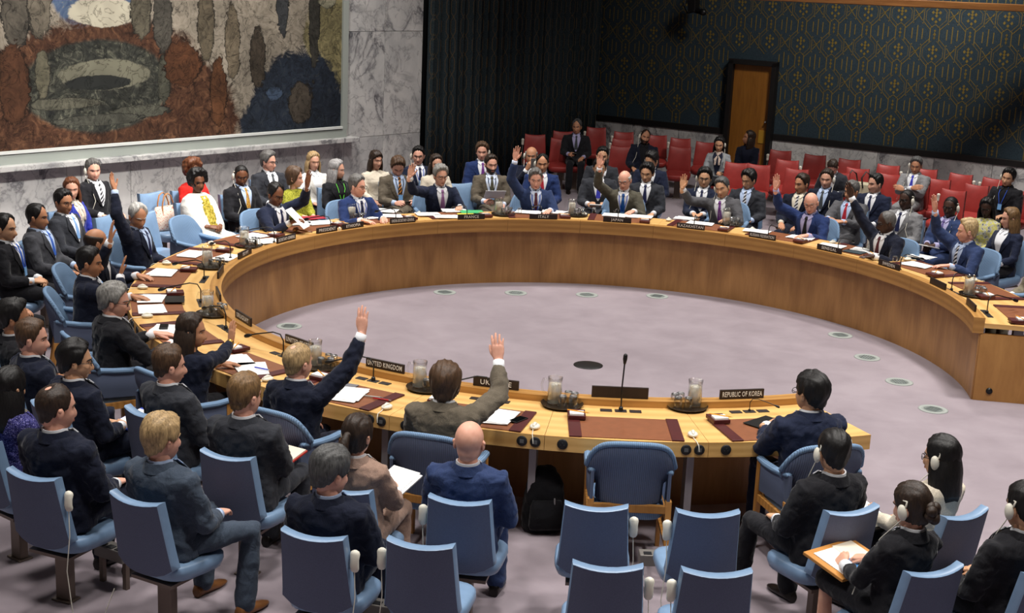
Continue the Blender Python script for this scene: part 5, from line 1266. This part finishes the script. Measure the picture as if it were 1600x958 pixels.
for px, py, lab, ear in ((836, 210, 'red row seat in front of the curtain behind the phone photographer', 1), (877, 216, 'red row seat left of the lone dark-suited sitter, front one', 0), (880, 205, 'red row seat left of the lone dark-suited sitter, rear one', 0), (932, 199, 'red row seat right behind the lone dark-suited sitter', 1),
        (975, 206, 'red row seat left of the bald bearded sitter, rearmost of three', 1), (973, 217, 'red row seat left of the bald bearded sitter, middle of three', 1), (971, 228, 'red row seat left of the bald bearded sitter, front of three', 0), (1027, 211, 'red row seat showing over the shoulder of the bald bearded sitter', 0),
        (1064, 216, 'red row seat between the bald bearded sitter and the scarf wearer, rear one', 1), (1064, 229, 'red row seat between the bald bearded sitter and the scarf wearer, front one', 0), (1104, 222, 'red row seat just left of the scarf wearer', -1), (1152, 254, 'red row seat in front of the scarf wearer, right side showing', 0),
        (1221, 235, 'red row seat right of the wooden door against the marble', 1), (1232, 250, 'red row seat right of the wooden door, second row', -1), (1275, 242, 'red row seat behind the bowed head, left side', -1), (1187, 257, 'red row seat behind the bowed black hair, below the door', 0), (1247, 264, 'red row seat above the head of the navy-suited one', 0),
        (1329, 249, 'red row seat right behind the bowed head', 1), (1342, 263, 'red row seat above the cream equipment case', 0), (1390, 258, 'red row seat left of the folded-arms sitter, rear one', -1), (1393, 272, 'red row seat left of the folded-arms sitter, front one', -1), (1449, 264, 'red row seat right behind the shoulder of the folded-arms sitter', 1),
        (1469, 280, 'red row seat right of the folded-arms sitter, in his row', 0), (1504, 272, 'red row seat in the last row, dark red, right of centre', -1), (1493, 297, 'red row seat behind the headset wearer in the blue suit', 1), (1529, 289, 'red row seat left of the black-suited lanyard wearer', 0), (1556, 279, 'red row seat behind the black-suited lanyard wearer', 1), (1598, 298, 'red row seat at the right edge', 0)):
    b = at(px, py, .87); r0 = Vector((b.x, b.y, 0)); rz = face_in(b.x, b.y); f = Matrix.Rotation(rz, 4, 'Z') @ Vector((0, .28, 0)); place_seat(r0+f, rz, lab, red=True, ear=ear)
for e, A, T, hs, rz in PEOPLE:
    pass
# socket beams between the near seats
boxm = plain('beam_grey', (120, 116, 112), .5, .4, .3)
for px, py, lab, dx in ((1028, 872, 'grey floor socket beam between the two empty seats of the second row', 0), (592, 950, 'grey socket beam between the third-row seats', 0), (178, 862, 'grey socket beam between the two lower left seats', 0)):
    p = at(px, py, .22); e = empty('socket_beam', (p.x, p.y, 0), face_in(p.x, p.y))
    mb = MB(); mb.box((0, 0, .22), (.24, .10, .075), bev=.006); mb.build('beam', boxm, e, smooth=False)
    for q in (-.07, 0, .07): m2 = MB(); m2.box((q, -.02, .259), (.05, .04, .006)); m2.build('socket', sock_black, e, smooth=False)
    for q in (-.1, .1): m2 = MB(); m2.box((q, 0, .09), (.03, .03, .185)); m2.build('foot', post_m, e, smooth=False)
    tag(e, lab, 'beam')

# floor boxes
vent = plain('floor_box_ring', (150, 156, 152), .6, .3); ventd = plain('floor_box_dark', (122, 130, 127), .7, .2)
FB = None
for i, (px, py) in enumerate(((452, 510), (695, 457), (806, 458), (917, 461), (1027, 463), (1313, 524), (1355, 559), (1405, 597), (1458, 640))):
    if FB is None:
        FB = empty('floor_box'); mb = MB(); mb.lathe([(.135, 0), (.135, .004), (.12, .007), (.085, .004), (.085, 0)], 28); mb.build('ring', vent, FB)
        mb = MB(); mb.lathe([(.085, 0), (.085, .005), (.0, .006)], 28, caps=False); mb.build('lid', ventd, FB)
        for k in range(5): m2 = MB(); m2.box((0, -.05+.025*k, .007), (.11, .008, .003)); m2.build('slot', plain('slot_dark', (88, 94, 93), .7), FB, smooth=False)
        o = FB
    else: o = copy_tree(FB)
    o.location = at(px, py, .0); o.rotation_euler.z = i*.7
    tag(o, ['grey round floor box nearest the URUGUAY plate', 'grey round floor box below the UNDER-SECRETARY-GENERAL plate, leftmost of the back four', 'grey round floor box below the ITALY plate, second of the back four', 'grey round floor box between ITALY and JAPAN, third of the back four', 'grey round floor box right of JAPAN, last of the back four', 'grey round floor box on the right, farthest of four', 'grey round floor box on the right, second of four from the back', 'grey round floor box on the right, third of four from the back', 'grey round floor box on the right nearest the near table end'][i], 'floor box', 'floor boxes in the carpet')
mb = MB(); mb.lathe([(.145, 0), (.145, .005), (.13, .007), (0, .007)], 32, caps=False); o = mb.build('floor_cover', bk_); o.location = at(919, 571, 0); tag(o, 'black round floor cover alone in the middle of the carpet', 'floor cover')
mb = MB(); mb.lathe([(.09, 0), (.09, .02), (.07, .03), (0, .03)], 24, caps=False); o = mb.build('floor_outlet', bk_); o.location = at(40, 812, 0); tag(o, 'black round floor outlet under the feet at the lower left edge', 'floor outlet')

# papers and other things on the table
def papers(px, py, lab, rot=0, sc=1., n=2, col=None, sz=(.21, .297), name='paper_sheets', z=None, cat='papers', under=0):
    p = at(px, py, ZT+.018); e = empty(name, (p.x, p.y, ZT+.0135+under), face_in(p.x, p.y)+R(rot)); rr = random.Random(px)
    for i in range(n):
        mb = MB(); mb.box((0, 0, 0), (sz[0]*sc, sz[1]*sc, .0035)); o = mb.build('sheet', pap if not col else col, e, smooth=False); o.location = (rr.uniform(-.03, .03)*(i > 0), rr.uniform(-.03, .03)*(i > 0), .0025+.0036*i); o.rotation_euler.z = rr.uniform(-.25, .25)*(i > 0)
    tag(e, lab, cat, 'papers on the table' if cat == 'papers' else None); return e
for px, py, lab, rot in ((300, 397, 'wide white papers on the blotter at the EGYPT place', 90), (356, 402, 'white papers beside the jug at the EGYPT place', 80), (256, 426, 'white paper on the leftmost blotter below the EGYPT place', 90), (238, 466, 'white paper above the black folder on the left blotter', 80), (239, 482, 'white paper with green edge below the black folder on the left', 90), (258, 514, 'white papers under the phone at the URUGUAY place', 60),
        (372, 563, 'white papers at the UNITED STATES place', 70), (392, 577, 'white papers under the blue pen at the UNITED STATES place', 65), (544, 617, 'white papers at the UNITED KINGDOM place', 12), (774, 651, 'single white paper at the UKRAINE place', 5),
        (397, 369, 'white papers at the SECRETARY-GENERAL place, left heap', 80), (417, 377, 'white papers behind the SECRETARY-GENERAL plate', 60), (462, 349, 'white papers under the gavel at the PRESIDENT place', 60), (500, 348, 'spread white papers right of the PRESIDENT place', 75), (581, 339, 'white papers at the seat behind ETHIOPIA', 85), (609, 337, 'white papers left of the UNDER-SECRETARY-GENERAL plate', 70),
        (601, 329, 'small white papers lying high behind the UNDER-SECRETARY-GENERAL plate', 50), (668, 334, 'white papers right of the UNDER-SECRETARY-GENERAL plate', 80), (697, 338, 'white papers left of the FRANCE plate', 80), (712, 329, 'white papers beside the green folder at the FRANCE place', 85), (826, 331, 'white papers left behind the ITALY plate', 85), (864, 331, 'white papers right behind the ITALY plate', 75),
        (960, 336, 'white papers behind the JAPAN plate', 85), (998, 338, 'open white booklet right of the JAPAN plate', 95), (1096, 349, 'white papers behind the KAZAKHSTAN plate', 95), (1184, 361, 'white paper behind the RUSSIAN FEDERATION plate', 95), (1250, 371, 'white papers in front of the bald one in blue', 95), (1299, 384, 'white papers behind the SENEGAL plate', 100), (1350, 391, 'wide white papers right of the SENEGAL plate', 105), (1433, 414, 'white and green papers under the hand at the SWEDEN place', 110)):
    papers(px, py, lab, rot)
papers(737, 331, 'green folder at the FRANCE place', 85, col=plain('folder_green', (70, 170, 110), .6), n=1, name='folder', cat='folder', under=.004)
papers(728, 335, 'yellow sheet behind the FRANCE plate', 80, .7, col=plain('sheet_yellow', (214, 200, 70), .7), n=1, cat='paper', name='paper_sheet')
papers(487, 340, 'red folder at the PRESIDENT place', 80, col=plain('folder_red', (150, 34, 50), .6), n=1, name='folder', cat='folder')
papers(273, 469, 'black folder between white papers on the left blotter', 85, .8, col=bk_, n=1, name='folder', cat='folder', under=.01)
papers(530, 606, 'grey folder under the arm at the UNITED KINGDOM place', 10, .9, col=plain('folder_grey', (110, 110, 116), .6), n=1, name='folder', cat='folder')
papers(1196, 660, 'black folder at the REPUBLIC OF KOREA place', -60, .9, col=bk_, n=1, name='folder', cat='folder')
papers(1335, 393, 'black folder beside the SENEGAL plate', 100, .8, col=plain('folder_slate', (50, 62, 68), .6), n=1, name='folder', cat='folder')
papers(1068, 341, 'white open notebook left of the purple tie', 90, .8, n=3, name='notebook', cat='notebook')
papers(1440, 401, 'open white notebook under the writing hand near the SWEDEN place', 110, .9, n=3, name='notebook', cat='notebook')
def pen(px, py, lab, col, rot, z=.0245):
    p = at(px, py, ZT+z); e = empty('pen', (p.x, p.y, ZT+z), face_in(p.x, p.y)+R(rot))
    mb = MB(); mb.tube([(-.07, 0, .005), (.05, 0, .005)], .0055, 8, round_ends=False); mb.build('barrel', plain('pen_%d_%d' % (col[0], col[2]), col, .3), e); mb = MB(); mb.tube([(.05, 0, .005), (.07, 0, .004)], [.005, .0015], 8, round_ends=False); mb.build('tip', grey_m, e); tag(e, lab, 'pen')
pen(410, 577, 'blue pen on white papers at the UNITED STATES place', (40, 60, 190), 15, .028); pen(584, 621, 'silver pen at the UNITED KINGDOM place', (170, 170, 165), 12, .014); pen(597, 625, 'red and white pen at the UNITED KINGDOM place', (190, 40, 44), 8, .014)
def phone(p, lab, rz, M=None):
    e = empty('phone', p, rz)
    if M is not None: e.matrix_world = M
    mb = MB(); mb.box((0, 0, .005), (.07, .14, .009), bev=.003); mb.build('case', bk_, e, smooth=False); mb = MB(); mb.box((0, 0, .0098), (.062, .125, .001)); mb.build('screen', plain('phone_screen', (12, 14, 16), .08, .6), e, smooth=False); tag(e, lab, 'phone')
q = at(810, 655, ZT+.02); phone((q.x, q.y, ZT+.012), 'black phone on the blotter at the UKRAINE place', face_in(q.x, q.y, -25)); q = at(256, 511, ZT+.025); phone((q.x, q.y, ZT+.025), 'black phone on white papers at the URUGUAY place', face_in(q.x, q.y, 70))
# gavel at the president's place
q = at(462, 359, ZT+.04); e = empty('gavel', (q.x, q.y, ZT+.0), face_in(q.x, q.y, 20)); gw_ = plain('gavel_wood', (104, 66, 32), .3)
mb = MB(); mb.lathe([(.04, .0), (.045, .01), (.04, .02), (0, .02)], 20, caps=False); mb.build('sound_block', gw_, e); mb = MB(); mb.tube([(-.035, 0, .045), (-.02, 0, .045), (.02, 0, .045), (.035, 0, .045)], [.022, .024, .024, .022], 14); mb.build('head', gw_, e); mb = MB(); mb.tube([(0, 0, .045), (0, .1, .035), (0, .2, .03)], [.007, .009, .007], 8); mb.build('handle', gw_, e); tag(e, 'brown wooden gavel on its block at the PRESIDENT place', 'gavel')
# small brass stud between the two plates of the president
mb = MB(); mb.lathe([(.014, 0), (.016, .02), (.012, .035), (0, .04)], 14, caps=False); o = mb.build('desk_lamp_stud', plain('stud', (220, 214, 190), .4)); o.matrix_world = Mk(10, RI+.045, ZT+.05, .005); tag(o, 'small cream stud between the PRESIDENT and ETHIOPIA plates', 'stud')

# things in people's hands and laps
def who(part):
    for P_ in PEOPLE:
        if part in P_[0]['label']: return P_
def local(P_): e, A, T, hs, rz = P_; return Matrix.Translation(e.location) @ Matrix.Rotation(rz, 4, 'Z') @ Matrix.Diagonal((*e.scale, 1))
def held(part, loc, rx, rzz, sz, col, name, lab, cat, extra=None, ry=0):
    L = local(who(part)); M = L @ Matrix.Translation(loc) @ Matrix.Rotation(R(rzz), 4, 'Z') @ Matrix.Rotation(R(rx), 4, 'X') @ Matrix.Rotation(R(ry), 4, 'Y'); l, r_, s_ = M.decompose()
    e = empty(name); e.location = l; e.rotation_mode = 'QUATERNION'; e.rotation_quaternion = r_
    mb = MB(); mb.box((0, 0, 0), sz, bev=min(sz)*.2); mb.build('cover' if extra else 'body_panel', col, e, smooth=False)
    for nm, c_, d_, cl in (extra or ()): m2 = MB(); m2.box(c_, d_); m2.build(nm, cl, e, smooth=False)
    tag(e, lab, cat)
blue_b = plain('folder_blue', (50, 76, 190), .5); red_b = plain('notebook_red', (170, 52, 44), .5); crm = plain('page_cream', (226, 216, 196), .8, .2); orf = plain('folder_orange', (190, 130, 60), .6)
held('slick black hair', (.02, .42, .635), 8, 10, (.23, .31, .012), blue_b, 'folder', 'blue folder with white papers on the lap of the one with slick black hair', 'folder', [('sheet', (0, -.01, .009), (.20, .27, .006), pap)])
held('red notebook', (-.0, .36, .65), 12, -10, (.30, .21, .014), red_b, 'notebook', 'red notebook lying open with cream pages', 'notebook', [('page', (-.073, 0, .011), (.14, .195, .008), crm), ('page', (.073, 0, .011), (.14, .195, .008), crm)])
held('brown ponytail', (.06, .38, .68), 18, -18, (.23, .31, .010), pap, 'papers', 'stack of white papers held by the one with the ponytail', 'papers', [('sheet', (.015, .01, .008), (.21, .297, .004), pap), ('sheet', (-.01, .02, .013), (.21, .297, .004), pap)])
held('in a bun', (-.02, .40, .655), 10, 10, (.40, .30, .02), orf, 'folder', 'orange-brown folder with papers on the lap of the one with the bun', 'folder', [('sheet', (-.06, -.02, .013), (.2, .26, .004), pap), ('notebook_page', (.08, .02, .014), (.16, .2, .006), crm), ('picture', (-.04, -.06, .017), (.12, .09, .003), plain('picture_blue', (70, 130, 190), .4))])
held('cream blouse in the right', (-.12, .36, .66), 14, 0, (.22, .30, .014), bk_, 'folder', 'dark folder with white pages on the lap of the one in the cream blouse', 'folder', [('sheet', (0, 0, .01), (.19, .26, .005), pap)])
held('phone photographer' if False else 'taking a picture', (.0, .315, 1.075), 80, 0, (.075, .15, .010), plain('phone_grey', (120, 116, 112), .4), 'phone', 'grey phone held up by the bald photographer', 'phone')
held('bent over a phone', (.0, .40, .70), 25, 0, (.075, .15, .010), bk_, 'phone', 'black phone in the hands of the bent olive-brown suit', 'phone')
held('lone' if False else 'alone on a red seat', (.03, .38, .69), 25, 0, (.075, .15, .010), bk_, 'phone', 'black phone in the hand of the lone sitter on a red seat', 'phone')
held('PRESIDENT place', (.06, .46, .93), -42, 25, (.21, .297, .003), pap, 'paper_sheet', 'white sheet lifted at the PRESIDENT place', 'paper')
held('bearded person with', (.02, .44, .80), 40, 0, (.28, .2, .004), pap, 'paper_sheet', 'white card held by the bearded one', 'paper')
held('lime-yellow', (.0, .36, .69), 15, 0, (.24, .3, .014), plain('folder_crimson', (160, 36, 60), .6), 'folder', 'crimson folder with white pages on the lime cardigan lap', 'folder', [('sheet', (0, .01, .01), (.21, .27, .005), pap)])
held('violet-blue tie', (.0, .38, .68), 15, 0, (.22, .28, .012), pap, 'notebook', 'white notebook held behind the raised hand at JAPAN', 'notebook')
held('navy blouse', (.0, .36, .665), 12, 0, (.2, .27, .012), bk_, 'notebook', 'dark notebook with white page on the lap in front of the door', 'notebook', [('page', (0, 0, .009), (.17, .24, .004), pap)])
held('glasses, headset, blue suit and lilac', (.0, .38, .69), 12, 0, (.22, .28, .012), pap, 'notebook', 'white notebook under the hand of the lilac shirt', 'notebook')
held('striped tie behind the KAZ', (.08, .40, .72), 60, 0, (.15, .2, .004), pap, 'paper_sheet', 'white sheet held behind the KAZAKHSTAN jug', 'paper')
held('bowed brown head', (.0, .36, .66), 12, 0, (.24, .3, .014), bk_, 'folder', 'black folder on the lap of the bowed head', 'folder')
# handbag on its seat
p_, rz_ = BAGSEAT; e = empty('handbag', (p_.x, p_.y, .457), rz_+R(0)); bg = printed('handbag', [(180, 70, 50), (214, 196, 180), (222, 208, 196), (196, 120, 90)], 55)
mb = MB(); rings = []
for z, w_, d_ in ((.0, .17, .075), (.03, .2, .09), (.14, .2, .08), (.24, .17, .05), (.29, .16, .02)): rings.append([(x, y+.05, z) for x, y in superring(w_, d_, 24, .6)])
mb.loft(rings); mb.build('bag', bg, e)
for yy in (-.0, .09):
    mb = MB(); mb.tube([(-.09, yy+.01, .2), (-.085, yy, .32), (-.05, yy-.01, .42), (.0, yy-.01, .45), (.05, yy-.01, .42), (.085, yy, .32), (.09, yy+.01, .2)], .012, 8, flat=.5); mb.build('strap', leather('tan_strap', (190, 126, 70)), e)
tag(e, 'cream and red patterned handbag with tan straps on a blue seat', 'handbag')
# black rucksack under the table
q = at(848, 826, 0); e = empty('rucksack', (q.x, q.y, 0), face_in(q.x, q.y, 15)); bkf = cloth('bag_black', (20, 20, 23))
mb = MB(); rings = []
for z, w_, d_ in ((.0, .13, .09), (.03, .155, .11), (.2, .15, .11), (.34, .125, .09), (.44, .08, .06), (.47, .03, .025)): rings.append([(x, y, z) for x, y in superring(w_, d_, 22, .65)])
mb.loft(rings); o = mb.build('bag', bkf, e); remesh(o, .014, 2, .02)
mb = MB(); rings = []
for z, w_, d_ in ((.04, .11, .02), (.07, .12, .045), (.2, .115, .045), (.25, .1, .02)): rings.append([(x, y-.11, z) for x, y in superring(w_, d_, 18, .6)])
mb.loft(rings); mb.build('front_pocket', bkf, e); mb = MB(); mb.tube([(.05, -.13, .27), (.052, -.135, .20)], .006, 6); mb.build('zip_pull', grey_m, e); tag(e, 'black rucksack on the carpet under the table, near row', 'rucksack')
# cream equipment case with cables among the red seats
q = at(1346, 322, .35); e = empty('equipment_case', (q.x, q.y, 0), face_in(q.x, q.y)); cr_ = plain('case_cream', (196, 188, 160), .6)
mb = MB(); mb.box((0, 0, .36), (.5, .22, .72), bev=.02); mb.build('case', cr_, e, smooth=False); mb = MB()
for sx in (-.12, .1): m2 = MB(); m2.tube([(sx, .0, .72), (sx+.02, .05, .86), (sx+.1, .02, .9), (sx+.14, .08, .8), (sx+.1, .12, .66)], .012, 8); m2.build('cable', bk_, e)
tag(e, 'cream equipment case with black cables in front of the red seats on the right', 'case')

# ---------------------------------------------------------------- turn lettering and remeshed clothes into plain meshes
for o, M, wd in TXT: o.matrix_basis = M
dg = bpy.context.evaluated_depsgraph_get(); dg.update()
for o in DONE:
    me = bpy.data.meshes.new_from_object(o.evaluated_get(dg)); mt = [s.material for s in o.material_slots]; o.modifiers.clear(); o.data = me
    me.materials.clear()
    for m_ in mt: me.materials.append(m_)
    n_ = len(me.polygons); me.polygons.foreach_set('material_index', [0]*n_); me.polygons.foreach_set('use_smooth', [True]*n_)
for o, M, wd in TXT:
    me = bpy.data.meshes.new_from_object(o.evaluated_get(dg)); xs = [v.co.x for v in me.vertices]; ww = max(xs)-min(xs); k = min(1, wd/ww)
    for v in me.vertices: v.co.x *= k
    par, col_ = o.parent, o.name; cu_ = o.data; bpy.data.objects.remove(o); bpy.data.curves.remove(cu_)
    n_ = link('lettering', me, par); n_.matrix_basis = M
